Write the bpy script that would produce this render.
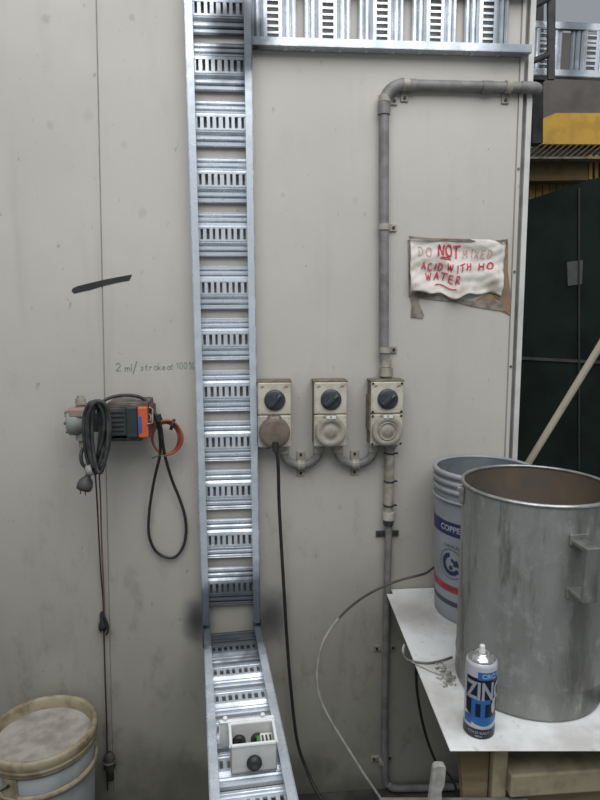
import bpy, bmesh, math, random
from mathutils import Vector, Matrix
random.seed(7)
R = math.radians
PI = math.pi
scene = bpy.context.scene
C = scene.collection
for o in list(bpy.data.objects): bpy.data.objects.remove(o)

# ------------------------------------------------------------ camera
F, PITCH, YAW = 620.0, R(8.5), R(5.0)
CAM = Vector((0, -1.743, 1.52))
cd = bpy.data.cameras.new('camera'); cam = bpy.data.objects.new('camera', cd); C.objects.link(cam)
cam.location = CAM; cam.rotation_euler = (PI/2 - PITCH, 0, -YAW)
cd.sensor_fit = 'HORIZONTAL'; cd.sensor_width = 36; cd.lens = 36*F/600; cd.clip_start = 0.02
scene.camera = cam
# ------------------------------------------------------------ light
scene.view_settings.view_transform = 'Standard'
scene.view_settings.look = 'None'
scene.view_settings.gamma = 1
scene.view_settings.use_curve_mapping = False
scene.view_settings.exposure = 0.07
w = bpy.data.worlds.new('world'); scene.world = w; w.use_nodes = True
w.node_tree.nodes['Background'].inputs[0].default_value = (0.86, 0.94, 1.0, 1)
w.node_tree.nodes['Background'].inputs[1].default_value = 0.31
def area(name, loc, target, sx, sy, energy, col):
    l = bpy.data.lights.new(name, 'AREA'); l.shape = 'RECTANGLE'; l.size = sx; l.size_y = sy
    l.energy = energy; l.color = col
    o = bpy.data.objects.new(name, l); C.objects.link(o); o.location = loc
    o.rotation_euler = (Vector(target) - Vector(loc)).to_track_quat('-Z', 'Y').to_euler()
    return o
area('roof_light', (0.25, -2.0, 3.7), (0.1, -0.6, 0.7), 3.6, 2.6, 100, (0.97, 0.985, 1.0))

# ------------------------------------------------------------ reading places off real planes
fwd = Vector((math.sin(YAW)*math.cos(PITCH), math.cos(YAW)*math.cos(PITCH), -math.sin(PITCH)))
rgt = Vector((math.cos(YAW), -math.sin(YAW), 0)); upv = rgt.cross(fwd)
def ray(px, py): return fwd + rgt*((px-300)/F) + upv*((400-py)/F)
def W(px, py, y=0.0):
    d = ray(px, py); return CAM + d*((y-CAM.y)/d.y)
def Hz(px, py, z):
    d = ray(px, py); return CAM + d*((z-CAM.z)/d.z)
def V(*a): return Vector(a)

# ------------------------------------------------------------ materials
class NT:
    def __init__(s, name):
        s.m = bpy.data.materials.new(name); s.m.use_nodes = True
        s.t = s.m.node_tree; s.b = s.t.nodes['Principled BSDF']; s.co = None
    def n(s, typ, **kw):
        x = s.t.nodes.new(typ)
        for k, v in kw.items(): setattr(x, k, v)
        return x
    def l(s, a, b): s.t.links.new(a, b)
    def coords(s, pos=False):
        if s.co is None:
            s.co = s.n('ShaderNodeNewGeometry').outputs['Position'] if pos else s.n('ShaderNodeTexCoord').outputs['Object']
        return s.co
    def noise(s, scale, detail=4, stretch=(1,1,1), rough=.55, pos=False):
        mp = s.n('ShaderNodeMapping'); mp.inputs['Scale'].default_value = stretch
        s.l(s.coords(pos), mp.inputs[0])
        x = s.n('ShaderNodeTexNoise'); x.inputs['Scale'].default_value = scale
        x.inputs['Detail'].default_value = detail; x.inputs['Roughness'].default_value = rough
        s.l(mp.outputs[0], x.inputs['Vector']); return x.outputs['Fac']
    def ramp(s, fac, lo, hi, a=0.0, b=1.0):
        x = s.n('ShaderNodeMapRange'); x.interpolation_type = 'SMOOTHSTEP'
        x.inputs['From Min'].default_value = lo; x.inputs['From Max'].default_value = hi
        x.inputs['To Min'].default_value = a; x.inputs['To Max'].default_value = b
        s.l(fac, x.inputs['Value']); return x.outputs[0]
    def math(s, op, a, b):
        x = s.n('ShaderNodeMath', operation=op)
        for i, v in enumerate((a, b)):
            if isinstance(v, (int, float)): x.inputs[i].default_value = v
            else: s.l(v, x.inputs[i])
        return x.outputs[0]
    def mix(s, fac, a, b):
        x = s.n('ShaderNodeMix', data_type='RGBA')
        if isinstance(fac, (int, float)): x.inputs[0].default_value = fac
        else: s.l(fac, x.inputs[0])
        for i, v in ((6, a), (7, b)):
            if isinstance(v, tuple): x.inputs[i].default_value = (*v, 1)
            else: s.l(v, x.inputs[i])
        return x.outputs[2]
    def blob(s, p, r, soft=.6, scl=(1,1,1), wob=.35, wscale=14):
        """a paint stain of ragged outline at a world place"""
        sub = s.n('ShaderNodeVectorMath', operation='SUBTRACT'); s.l(s.coords(True), sub.inputs[0]); sub.inputs[1].default_value = p
        mul = s.n('ShaderNodeVectorMath', operation='MULTIPLY'); s.l(sub.outputs[0], mul.inputs[0]); mul.inputs[1].default_value = scl
        ln = s.n('ShaderNodeVectorMath', operation='LENGTH'); s.l(mul.outputs[0], ln.inputs[0])
        nz = s.noise(wscale, 4, pos=True)
        d = s.math('ADD', ln.outputs['Value'], s.math('MULTIPLY', s.math('SUBTRACT', nz, .5), r*wob*2))
        return s.ramp(d, r*(1-soft), r, 1, 0)
    def out(s, col, rough=.6, metal=0.0, bump=None, bs=.1, bd=.002):
        if isinstance(col, tuple): s.b.inputs['Base Color'].default_value = (*col, 1)
        else: s.l(col, s.b.inputs['Base Color'])
        if isinstance(rough, (int, float)): s.b.inputs['Roughness'].default_value = rough
        else: s.l(rough, s.b.inputs['Roughness'])
        s.b.inputs['Metallic'].default_value = metal
        if bump is not None:
            x = s.n('ShaderNodeBump'); x.inputs['Strength'].default_value = bs; x.inputs['Distance'].default_value = bd
            s.l(bump, x.inputs['Height']); s.l(x.outputs[0], s.b.inputs['Normal'])
        return s.m
_mc = {}
def M(name, col, col2=None, rough=.6, metal=0.0, scale=30, lo=.4, hi=.65, bs=.15, stretch=(1,1,1), detail=4):
    """plain material: two tones mixed by noise"""
    if name in _mc: return _mc[name]
    t = NT(name); nz = t.noise(scale, detail, stretch)
    c = t.mix(t.ramp(nz, lo, hi), col, col2 if col2 else tuple(v*.8 for v in col))
    m = t.out(c, rough, metal, nz, bs); _mc[name] = m; return m

KINK_L, KINK_R = W(196, 620), W(270, 618)
def wall_mat():
    t = NT('painted_panel')
    big = t.noise(1.6, 5, pos=True); streak = t.noise(9, 5, (1.6, 1, .12), pos=True)
    c = t.mix(t.ramp(big, .3, .7), (.545, .51, .46), (.475, .448, .405))
    c = t.mix(t.math('MULTIPLY', t.ramp(streak, .52, .8), .42), c, (.39, .365, .32))
    # floor grime, also painting in the light's falloff down the wall; ragged upper limit
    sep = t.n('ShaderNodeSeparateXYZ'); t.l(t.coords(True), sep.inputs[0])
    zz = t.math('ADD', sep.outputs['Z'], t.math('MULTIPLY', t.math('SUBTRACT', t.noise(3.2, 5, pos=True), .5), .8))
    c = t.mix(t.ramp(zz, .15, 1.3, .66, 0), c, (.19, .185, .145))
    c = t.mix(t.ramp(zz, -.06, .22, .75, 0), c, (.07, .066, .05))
    # scuffs and spots
    sc = t.noise(26, 3, (1.6, 1, .9), pos=True)
    c = t.mix(t.ramp(sc, .66, .76, 0, .55), c, (.20, .18, .15))
    sp = t.noise(75, 2, pos=True); c = t.mix(t.ramp(sp, .72, .78, 0, .7), c, (.12, .11, .09))
    # cold galvanising overspray on the wall round the joints of the cable ladders
    sides = t.blob(KINK_L, .088, .9, (1.5, 1, .8), .25); c = t.mix(t.math('MULTIPLY', sides, .95), c, (.05, .056, .06))
    sides = t.blob(KINK_R, .10, .9, (1.3, 1, .75), .25); c = t.mix(t.math('MULTIPLY', sides, .9), c, (.05, .056, .06))
    s2 = t.blob(W(505, 62), .10, .95, (.9, 1, 2.2), .4); c = t.mix(t.math('MULTIPLY', s2, .35), c, (.22, .25, .22))
    for (px, py, r, k) in ((132,18,.01,.6),(46,19,.014,.6),(50,125,.013,.4),(88,115,.016,.35),(142,213,.016,.4),(124,145,.012,.3),(283,195,.008,.5),
                           (340,507,.01,.5),(452,510,.012,.4),(300,70,.01,.2),(130,572,.018,.35),(330,690,.05,.3),(60,640,.06,.25),(355,200,.01,.3)):
        b = t.blob(W(px, py), r, .7, (1, 1, .8), .5, 60); c = t.mix(t.math('MULTIPLY', b, k*.45), c, (.16, .145, .11))
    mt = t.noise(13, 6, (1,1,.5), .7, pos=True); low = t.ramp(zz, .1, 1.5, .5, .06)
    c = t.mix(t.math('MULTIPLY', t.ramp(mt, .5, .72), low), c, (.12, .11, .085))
    return t.out(c, .62, 0, t.noise(140, 3, pos=True), .06)
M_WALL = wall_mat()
TOPJ = W(247, 40, -.04)
def galv_mat(name, c1=(.70,.745,.80), c2=(.56,.605,.66), rough=.30, metal=.40):
    t = NT(name)
    n1 = t.noise(22, 5, pos=True); c = t.mix(t.ramp(n1, .35, .65), c1, c2)
    n2 = t.noise(90, 2, pos=True); c = t.mix(t.ramp(n2, .6, .75, 0, .35), c, (.3, .32, .35))
    msk = None
    for p, r, k, s in ((W(203, 618, -.03), .095, .9, (.8, 1, .9)), (W(258, 618, -.04), .115, .95, (.9, 1, .8)), (W(240, 38, -.03), .085, .95, (1.25, 1, .95)), (W(235, 640, -.06), .10, .75, (.7,1,1)),
                    (W(520, 30, -.03), .12, .6, (1.6, 1, .5)), (W(575, 30, .27), .10, .8, (2.2, 1, .6))):
        f = t.math('MULTIPLY', t.blob(p, r*1.6, .6, s, .3, 20), k); c = t.mix(f, c, (.075, .09, .105))
        msk = f if msk is None else t.math('MAXIMUM', msk, f)
    m = t.out(c, t.math('ADD', t.ramp(n1, .3, .7, rough-.08, rough+.12), t.math('MULTIPLY', msk, .35)), metal, n2, .05)
    t.l(t.math('MULTIPLY', t.math('SUBTRACT', 1.0, msk), metal), t.b.inputs['Metallic'])
    return m
M_GALV = galv_mat('galvanised_steel')
M_CONC = M('floor_concrete', (.085,.08,.07), (.04,.038,.033), .8, scale=9)
M_COND = M('grey_conduit_plastic', (.215,.21,.20), (.15,.145,.135), .55, scale=25)
M_CONDL = M('pale_conduit_plastic', (.37,.345,.29), (.25,.22,.17), .55, scale=35)
M_BLACK = M('black_rubber', (.018,.018,.019), (.03,.029,.028), .5, scale=60)
M_DKNOB = M('dark_grey_plastic', (.05,.057,.062), (.03,.034,.038), .4, scale=60)
M_SOCK = M('cream_socket_plastic', (.56,.52,.43), (.43,.39,.31), .5, scale=28)
M_SOCKG = M('dirty_socket_side', (.20,.165,.12), (.11,.085,.06), .8, scale=45)
M_FLAPB = M('brown_stained_flap', (.185,.145,.11), (.13,.10,.075), .6, scale=40)
M_FLAPG = M('grey_beige_flap', (.36,.325,.275), (.27,.24,.20), .5, scale=40)
M_WPLAS = M('white_plastic', (.74,.73,.70), (.62,.61,.57), .45, scale=30)
M_STEEL = M('dark_steel', (.055,.055,.058), (.035,.034,.034), .6, .3, scale=20)
M_SCREW = M('dull_screw_metal', (.20,.19,.17), (.10,.09,.08), .5, .7, scale=80)

# ------------------------------------------------------------ mesh building
class MB:
    def __init__(s): s.v = []; s.f = []; s.smooth = []
    def add(s, vs, fs, sm=False):
        o = len(s.v); s.v += [Vector(p) for p in vs]
        for f in fs: s.f.append([i+o for i in f]); s.smooth.append(sm)
        return s
    def box(s, c, d, rot=None, bev=0.0):
        c = Vector(c); hx, hy, hz = d[0]/2, d[1]/2, d[2]/2
        b = min(bev, hx*.9, hy*.9, hz*.9)
        if b <= 0:
            vs = [Vector((x, y, z)) for x in (-hx,hx) for y in (-hy,hy) for z in (-hz,hz)]
            fs = [(0,1,3,2),(4,6,7,5),(0,4,5,1),(2,3,7,6),(0,2,6,4),(1,5,7,3)]
        else:
            bm = bmesh.new(); bmesh.ops.create_cube(bm, size=1)
            for q in bm.verts: q.co = Vector((q.co.x*2*hx, q.co.y*2*hy, q.co.z*2*hz))
            bmesh.ops.bevel(bm, geom=bm.edges[:], offset=b, segments=2, affect='EDGES', profile=.5)
            bm.verts.index_update(); vs = [q.co.copy() for q in bm.verts]; fs = [[q.index for q in f.verts] for f in bm.faces]; bm.free()
        if rot is not None: vs = [rot @ p for p in vs]
        return s.add([p + c for p in vs], fs)
    def cyl(s, a, b, r, r2=None, n=20, caps=True, sm=True):
        a, b = Vector(a), Vector(b); r2 = r if r2 is None else r2
        ax = (b-a).normalized(); q = ax.orthogonal().normalized(); p = ax.cross(q)
        vs = []
        for c, rr in ((a, r), (b, r2)):
            for i in range(n):
                t = 2*PI*i/n; vs.append(c + q*math.cos(t)*rr + p*math.sin(t)*rr)
        s.add(vs, [(i, (i+1)%n, n+(i+1)%n, n+i) for i in range(n)], sm)
        if caps: s.add(vs, [tuple(range(n))[::-1], tuple(range(n, 2*n))])
        return s
    def lathe(s, c, prof, n=48, ax=None, sm=True, arc=2*PI, start=0.0, closed=True):
        c = Vector(c); ax = Vector(ax) if ax is not None else V(0,0,1); ax.normalize()
        q = ax.orthogonal().normalized() if abs(ax.z) < .99 else V(1,0,0); p = ax.cross(q)
        m = n if closed else n+1; vs = []; fs = []
        for r, z in prof:
            for i in range(m):
                t = start + arc*i/n; vs.append(c + (q*math.cos(t) + p*math.sin(t))*r + ax*z)
        for k in range(len(prof)-1):
            for i in range(n):
                j = (i+1) % m; fs.append((k*m+i, k*m+j, (k+1)*m+j, (k+1)*m+i))
        return s.add(vs, fs, sm)
    def tube(s, pts, r, n=8, smooth=True, sub=6, rf=None, closed=False):
        P = [Vector(p) for p in pts]
        if smooth and len(P) > 2:
            Q = []; N = len(P)
            rng = range(N) if closed else range(N-1)
            for i in rng:
                g = (lambda k: P[k % N]) if closed else (lambda k: P[max(0, min(N-1, k))])
                p0, p1, p2, p3 = g(i-1), g(i), g(i+1), g(i+2)
                for k in range(sub):
                    t = k/sub
                    Q.append(.5*((2*p1) + (p2-p0)*t + (2*p0-5*p1+4*p2-p3)*t*t + (3*p1-p0-3*p2+p3)*t**3))
            if not closed: Q.append(P[-1])
            P = Q
        N = len(P); T = []
        for i in range(N):
            if closed: T.append((P[(i+1)%N]-P[i-1]).normalized())
            else: T.append((P[min(i+1,N-1)]-P[max(i-1,0)]).normalized())
        q = T[0].orthogonal().normalized(); vs = []
        for i in range(N):
            q = (q - T[i]*q.dot(T[i])).normalized(); p = T[i].cross(q)
            rr = rf(i/(N-1)) if rf else r
            for k in range(n):
                t = 2*PI*k/n; vs.append(P[i] + q*math.cos(t)*rr + p*math.sin(t)*rr)
        fs = []
        for i in range(N if closed else N-1):
            j = (i+1) % N
            for k in range(n): fs.append((i*n+k, i*n+(k+1)%n, j*n+(k+1)%n, j*n+k))
        s.add(vs, fs, True)
        if not closed: s.add(vs[:n], [tuple(range(n))[::-1]]); s.add(vs[-n:], [tuple(range(n))])
        return s
    def prism(s, poly, d):
        """poly: 3D points of a flat face, pushed by vector d"""
        n = len(poly); P = [Vector(p) for p in poly]; d = Vector(d)
        return s.add(P + [p + d for p in P], [tuple(range(n)), tuple(range(2*n-1, n-1, -1))] + [(i, n+i, n+(i+1)%n, (i+1)%n) for i in range(n)])
    def ribbon(s, pts, wd, nrm=V(0,-1,0), th=.0006):
        """a pen stroke: flat ribbon of slight thickness along pts"""
        P = [Vector(p) for p in pts]; N = len(P); vs = []
        for i in range(N):
            t = (P[min(i+1,N-1)] - P[max(i-1,0)]).normalized(); sd = t.cross(nrm).normalized()*wd/2
            vs += [P[i]-sd, P[i]+sd, P[i]-sd+nrm*th, P[i]+sd+nrm*th]
        fs = []
        for i in range(N-1):
            a, b = 4*i, 4*i+4
            fs += [(a+2,a+3,b+3,b+2), (a,b,b+1,a+1), (a,a+2,b+2,b), (a+1,b+1,b+3,a+3)]
        fs += [(0,1,3,2), (4*N-4, 4*N-2, 4*N-1, 4*N-3)]
        return s.add(vs, fs)
    def build(s, name, mat, parent=None, local=False):
        me = bpy.data.meshes.new(name); off = V(0,0,0)
        if parent is not None and not local:
            off = WL(parent)
        me.from_pydata([tuple(p - off) for p in s.v], [], s.f)
        me.polygons.foreach_set('use_smooth', s.smooth); me.materials.append(mat)
        bm = bmesh.new(); bm.from_mesh(me); bmesh.ops.recalc_face_normals(bm, faces=bm.faces); bm.to_mesh(me); bm.free()
        me.update()
        o = bpy.data.objects.new(name, me); C.objects.link(o)
        if parent is not None: o.parent = parent
        return o
def WL(o):
    p = V(0,0,0)
    while o is not None: p += o.location; o = o.parent
    return p
def thing(name, label, cat, loc, group=None):
    o = bpy.data.objects.new(name, None); C.objects.link(o); o.location = loc; o.empty_display_size = .05
    o['label'] = label; o['category'] = cat
    if group: o['group'] = group
    return o
def tag(o, label, cat, group=None):
    o['label'] = label; o['category'] = cat
    if group: o['group'] = group
    return o
def struct(o): o['kind'] = 'structure'; return o
def center(o):
    """put a single-mesh thing's origin at its own place"""
    me = o.data; n = len(me.vertices); c = V(0,0,0)
    lo = [min(v.co[i] for v in me.vertices) for i in range(3)]; hi = [max(v.co[i] for v in me.vertices) for i in range(3)]
    c = V((lo[0]+hi[0])/2, (lo[1]+hi[1])/2, lo[2])
    me.transform(Matrix.Translation(-c)); o.location = c; return o
def text2d(body, size, offset=0.0, cell=.004):
    cu = bpy.data.curves.new('lettering', 'FONT'); cu.body = body; cu.size = size; cu.offset = offset; cu.align_x = 'CENTER'; cu.align_y = 'CENTER'
    o = bpy.data.objects.new('lettering', cu); C.objects.link(o)
    bpy.context.view_layer.update()
    me = bpy.data.meshes.new_from_object(o.evaluated_get(bpy.context.evaluated_depsgraph_get()))
    bpy.data.objects.remove(o); bpy.data.curves.remove(cu)
    bm = bmesh.new(); bm.from_mesh(me); bpy.data.meshes.remove(me)
    bmesh.ops.triangulate(bm, faces=bm.faces[:])
    for _ in range(3):
        es = [e for e in bm.edges if e.calc_length() > cell]
        if not es: break
        bmesh.ops.subdivide_edges(bm, edges=es, cuts=1)
        bmesh.ops.triangulate(bm, faces=bm.faces[:])
    bm.verts.index_update()
    vs = [(v.co.x, v.co.y) for v in bm.verts]; fs = [[v.index for v in f.verts] for f in bm.faces]; bm.free()
    return vs, fs
# pen strokes for handwriting, unit boxes
def arc(cx, cy, rx, ry, a0, a1, n=8): return [(cx+rx*math.cos(R(a0+(a1-a0)*i/n)), cy+ry*math.sin(R(a0+(a1-a0)*i/n))) for i in range(n+1)]
G = {
 'D': [[(.1,0),(.12,1)], [(0,.98)]+arc(.2,.5,.55,.49,80,-80)+[(.02,.02)]],
 'O': [arc(.42,.5,.4,.5,90,450,14)], 'o': [arc(.35,.28,.28,.28,90,450,12)],
 'N': [[(.05,0),(.15,1),(.7,.05),(.85,1)]], 'T': [[(-.05,.96),(1.0,1.03)], [(.45,1),(.38,0)]],
 'M': [[(0,0),(.15,.95),(.42,.35),(.75,1),(.85,0)]], 'I': [[(.25,0),(.3,1)]], 'X': [[(.05,.05),(.8,.95)], [(.1,.95),(.75,0)]],
 'E': [[(.75,.95),(.12,.92),(.05,.05),(.75,0)], [(.1,.5),(.6,.55)]], 'A': [[(0,0),(.45,1),(.75,0)], [(.1,.4),(.75,.42)]],
 'C': [arc(.5,.5,.42,.48,50,310,10)], 'W': [[(0,.95),(.2,0),(.45,.8),(.65,0),(.95,1)]], 'H': [[(.08,0),(.15,1)], [(.7,0),(.75,1)], [(.1,.48),(.75,.55)]],
 'R': [[(.08,0),(.15,1)], [(.1,.95)]+arc(.35,.75,.3,.22,80,-90,6)+[(.15,.5),(.75,0)]],
 'm': [[(0,0),(.03,.5)]]+[[(.03,.35),(.15,.5),(.27,.4),(.27,0)]]+[[(.27,.35),(.42,.5),(.55,.38),(.55,0)]],
 'l': [[(.15,0),(.2,1)]], '/': [[(0,-.15),(.6,1.15)]], 's': [[(.45,.48),(.2,.5),(.1,.38),(.4,.2),(.3,.02),(0,.05)]],
 't': [[(.25,.85),(.18,.1),(.4,.02)], [(0,.5),(.45,.55)]], 'r': [[(.05,0),(.08,.5)], [(.08,.3),(.25,.5),(.45,.45)]],
 'k': [[(.05,0),(.1,.95)], [(.45,.5),(.08,.25),(.5,0)]], 'e': [[(.05,.28),(.5,.3)]+arc(.28,.26,.24,.25,20,320,9)],
 'a': [arc(.25,.25,.22,.25,60,400,9), [(.47,.5),(.5,0)]], '1': [[(.05,.8),(.25,1),(.22,0)]], '0': [arc(.35,.5,.28,.5,90,450,12)],
 '2': [arc(.35,.72,.3,.26,160,-20,7)+[(.05,.05),(.7,.02)]], '%': [arc(.15,.8,.13,.16,0,360,8), arc(.65,.18,.13,.16,0,360,8), [(.7,1),(.1,0)]], ' ': []}
def handwrite(mb, text, p0, adv, f, wd, hgt, cw, jit=.0):
    """f(x, z) -> point on the surface; p0 start, adv per glyph"""
    x, z = p0
    for ch in text:
        for st in G[ch]:
            q = [st[0]]
            for (a0, b0), (a1, b1) in zip(st[:-1], st[1:]):
                m = max(1, int(math.hypot(a1-a0, b1-b0)/.12)); q += [(a0+(a1-a0)*i/m, b0+(b1-b0)*i/m) for i in range(1, m+1)]
            mb.ribbon([f(x + a*cw, z + b*hgt) for a, b in q], wd)
        x += adv*(.6 if ch in 'Il1 ' else 1.25 if ch in 'MWm' else 1); z += random.uniform(-jit, jit)

# ============================================================ THE SETTING
Y0 = 0.0
jt, jb = W(96, 0), W(113, 795)
slope = (jb.x-jt.x)/(jb.z-jt.z)
def jx(z): return jt.x + slope*(z-jt.z)
et, eb = W(520, 60), W(501, 550)
es = (eb.x-et.x)/(eb.z-et.z)
def ex(z): return et.x + es*(z-et.z)
ZT = 3.0
wall = bpy.data.objects.new('wall_back', None); C.objects.link(wall); struct(wall)
def panel(xa, xb, y=0.0, th=.09):
    f = [(xa(0), y, 0), (xb(0), y, 0), (xb(ZT), y, ZT), (xa(ZT), y, ZT)]
    mb = MB(); mb.prism(f, (0, th, 0)); return mb
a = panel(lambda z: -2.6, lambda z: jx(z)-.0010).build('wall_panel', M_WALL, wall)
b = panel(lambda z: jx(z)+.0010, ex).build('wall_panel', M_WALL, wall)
for o in (a, b):
    md = o.modifiers.new('b', 'BEVEL'); md.width = .0016; md.segments = 1
panel(lambda z: jx(z)-.004, lambda z: jx(z)+.004, .003, .08).build('panel_joint', M('joint_sealant', (.30,.285,.26), (.22,.21,.19), .8), wall)
# edge trim of the wall end: lip, dark channel, white return
M_TRIMW = M('white_edge_trim', (.60,.59,.56), (.50,.49,.46), .5, scale=12)
M_TRIMG = M('grey_channel', (.17,.165,.16), (.11,.105,.10), .6, scale=12)
tr = bpy.data.objects.new('trim_1', None); C.objects.link(tr); struct(tr)
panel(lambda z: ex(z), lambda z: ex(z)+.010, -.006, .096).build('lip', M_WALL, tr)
panel(lambda z: ex(z)+.010, lambda z: ex(z)+.023, .006, .08).build('channel', M_TRIMG, tr)
panel(lambda z: ex(z)+.023, lambda z: ex(z)+.038, -.003, .095).build('return_edge', M_TRIMW, tr)
for z in (1.05, 1.35, 1.62, 1.9, 2.2):
    MB().cyl((ex(z)+.005, -.0055, z), (ex(z)+.005, -.0085, z), .0035, n=10).build('rivet', M_SCREW, tr)
fl = MB().box((0, .3, -.02), (7, 7, .04)).build('floor', M_CONC); struct(fl)
struct(MB().box((2.3, 2.75, 1.7), (5.0, .1, 3.4)).build('wall_rear', M('stained_concrete', (.27,.235,.21), (.20,.175,.16), .85, scale=4)))

# ============================================================ CABLE LADDERS
def rung_mesh(width, k=1.0, nslots=8, swf=.40):
    """pressed rung: slotted hat in the middle, grooves, two lower bands and two rolled lips.  x = along the ladder, y = across, z = out"""
    mb = MB(); h = width/2; th = .0014
    prof = [(-.0675,.001),(-.0672,.006),(-.0640,.0092),(-.0580,.0095),(-.0550,.0075),(-.0545,.001),(-.0515,.001),(-.051,.0100),(-.0475,.0128),(-.0410,.0128),(-.0375,.0100),(-.037,.002),(-.0345,.002),(-.034,.0110),(-.0265,.0165),(-.022,.017)]
    left = [(a*k, z) for a, z in prof]
    def sheet(pr, hh):
        for (a0, z0), (a1, z1) in zip(pr[:-1], pr[1:]):
            mb.add([(a0,-hh,z0),(a0,hh,z0),(a1,hh,z1),(a1,-hh,z1)], [(0,1,2,3)])
    for sgn in (1, -1):
        pr = [(a*sgn, z) for a, z in left]
        sheet(pr[:6], h-.007); sheet(pr[5:], h-.0005)
        pr2 = [(a*sgn, z-th*(1.5 if i < 4 else 1)) for i, (a, z) in enumerate(left)]
        for (a0, z0) in (pr[0],): mb.add([(a0,-h+.007,z0),(a0,h-.007,z0),(a0,h-.007,z0-.002),(a0,-h+.007,z0-.002)], [(0,1,2,3)])
    # slotted strip: bars between slots, top and bottom borders, walls of the slots
    u0, u1, s0, s1, z = -.022*k, .022*k, -.0165*k, .0165*k, .017
    mb.add([(u0,-h,z),(u0,h,z),(s0,h,z),(s0,-h,z)], [(0,1,2,3)]); mb.add([(s1,-h,z),(s1,h,z),(u1,h,z),(u1,-h,z)], [(0,1,2,3)])
    p = (2*h-.034)/nslots; sw = p*swf; y = -h
    for i in range(nslots):
        c = -h+.017+p*(i+.5); ya, yb = c-sw/2, c+sw/2
        mb.add([(s0,y,z),(s1,y,z),(s1,ya,z),(s0,ya,z)], [(0,1,2,3)])
        q = [(s0,ya),(s1,ya),(s1,yb),(s0,yb)]
        for j in range(4):
            a_, b_ = q[j], q[(j+1)%4]; mb.add([(*a_,z),(*b_,z),(*b_,z-.003),(*a_,z-.003)], [(0,1,2,3)])
        y = yb
    mb.add([(s0,y,z),(s1,y,z),(s1,h,z),(s0,h,z)], [(0,1,2,3)])
    # back of the pressing, seen through the slots
    for sgn in (1,-1):
        mb.box((sgn*.0425*k, 0, .0116), (.004, .004, .0012)) 
    return mb
def ladder(name, label, cat, origin, U, Wn, length, width, pitch, first, n, ratio=.81, depth=.042, rungz=.005, sw=.48, rows=None, group=None, cap=True, slots=8, bolts=False):
    U = Vector(U).normalized(); Wn = Vector(Wn); Wn = (Wn - U*Wn.dot(U)).normalized(); Vv = Wn.cross(U)
    t = thing(name, label, cat, (0,0,0), group)
    m = Matrix((U, Vv, Wn)).transposed().to_4x4(); m.translation = origin; t.matrix_world = m
    for s in (-1, 1):
        r = MB(); e = s*width/2; i = -s
        r.box((length/2, e+i*.001, depth/2), (length, .002, depth))
        r.box((length/2, e+i*.010, depth-.001), (length, .020, .002), bev=.0006); r.box((length/2, e+i*.008, .001), (length, .016, .002))
        r.box((length/2, e+i*.019, depth-.004), (length, .0016, .006))
        ro = r.build('side_rail', M_GALV, t, local=True)
        if bolts:
            x = .02
            while x < length:
                MB().cyl((x, e, depth*.45), (x, e+s*.004, depth*.45), .006, n=10).build('bolt', M_GALV, ro, local=True); x += pitch/2
    me = None; k = ratio*pitch/.135
    for j in range(n):
        if me is None:
            o = rung_mesh(width-.006, k, slots, sw).build('rung', M_GALV, t, local=True); me = o.data
            sl = o.modifiers.new('s', 'SOLIDIFY'); sl.thickness = .0012; sl.offset = -1
        else:
            o = bpy.data.objects.new('rung', me); C.objects.link(o); o.parent = t
            sl = o.modifiers.new('s', 'SOLIDIFY'); sl.thickness = .0012; sl.offset = -1
        o.location = (rows[j] if rows and j < len(rows) else first + j*pitch, 0, rungz)
        MB().cyl((.0425*k, .004*((j%3)-1), .0116), (.0425*k, .004*((j%3)-1), .0124), .0021, n=8).build('rung_hole', M_BLACK, o, local=True)
    return t, U, Vv, Wn
# vertical ladder
vb = (W(204.5, 624, -.042) + W(258.5, 624, -.042))/2; vt = (W(186.5, 0, -.042) + W(249, 0, -.042))/2
vb.y = vt.y = -.002
vw = .168
U = (vt-vb).normalized()
sA = (W(229, 588, -.03)-vb).dot(U); sB = (W(216, 8, -.03)-vb).dot(U); vp = (sB-sA)/11
vert, VU, VV, VW = ladder('cable_ladder', 'tall vertical galvanised cable ladder fixed up the cream wall', 'cable ladder', vb, U, (0,-1,0), (vt-vb).length+.45, vw, vp, sA, 14,
    rows=[(W(228-(588-y)*.02, y, -.024)-vb).dot(U) for y in (588,540,491,442,391.5,339.5,287.5,234,179.5,122.5,65.5,8)])
# top ladder running right
ta = W(250, 43.5, -.042); tb = W(533, 51.5, -.042); ta.y = tb.y = -.002
U2 = (tb-ta).normalized(); up2 = V(0,-1,0).cross(U2)*-1
if up2.z < 0: up2 = -up2
tw = .165
s1 = (W(273, 25, -.03)-ta).dot(U2); s2 = (W(489, 25, -.03)-ta).dot(U2); tp = (s2-s1)/4
ladder('cable_ladder', 'horizontal galvanised cable ladder along the top of the wall, right of the tall ladder', 'cable ladder', ta + up2*tw/2, U2, (0,-1,0), (tb-ta).length, tw, tp, s1, 5, ratio=.84, depth=.034, bolts=True, slots=8)
# ladder reaching out from the wall
DEP = lambda px, py, depth: CAM + ray(px, py)*depth
kb = W(231.5, 622, -.004); 
ke = DEP(254, 800, 1.17)
HF = .113; dirh = (ke-kb).normalized(); kb2 = kb.copy()
hl = (ke-kb).length+.22
nrm = V(0,0,1)
horiz, HU, HV, HW = ladder('cable_ladder', 'low galvanised cable ladder reaching out from the wall towards the viewer, junction box on it', 'cable ladder', kb2 - V(0,0,.042), dirh, nrm, hl, .166, .113, HF, 8, ratio=.86, sw=.52)
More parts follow.
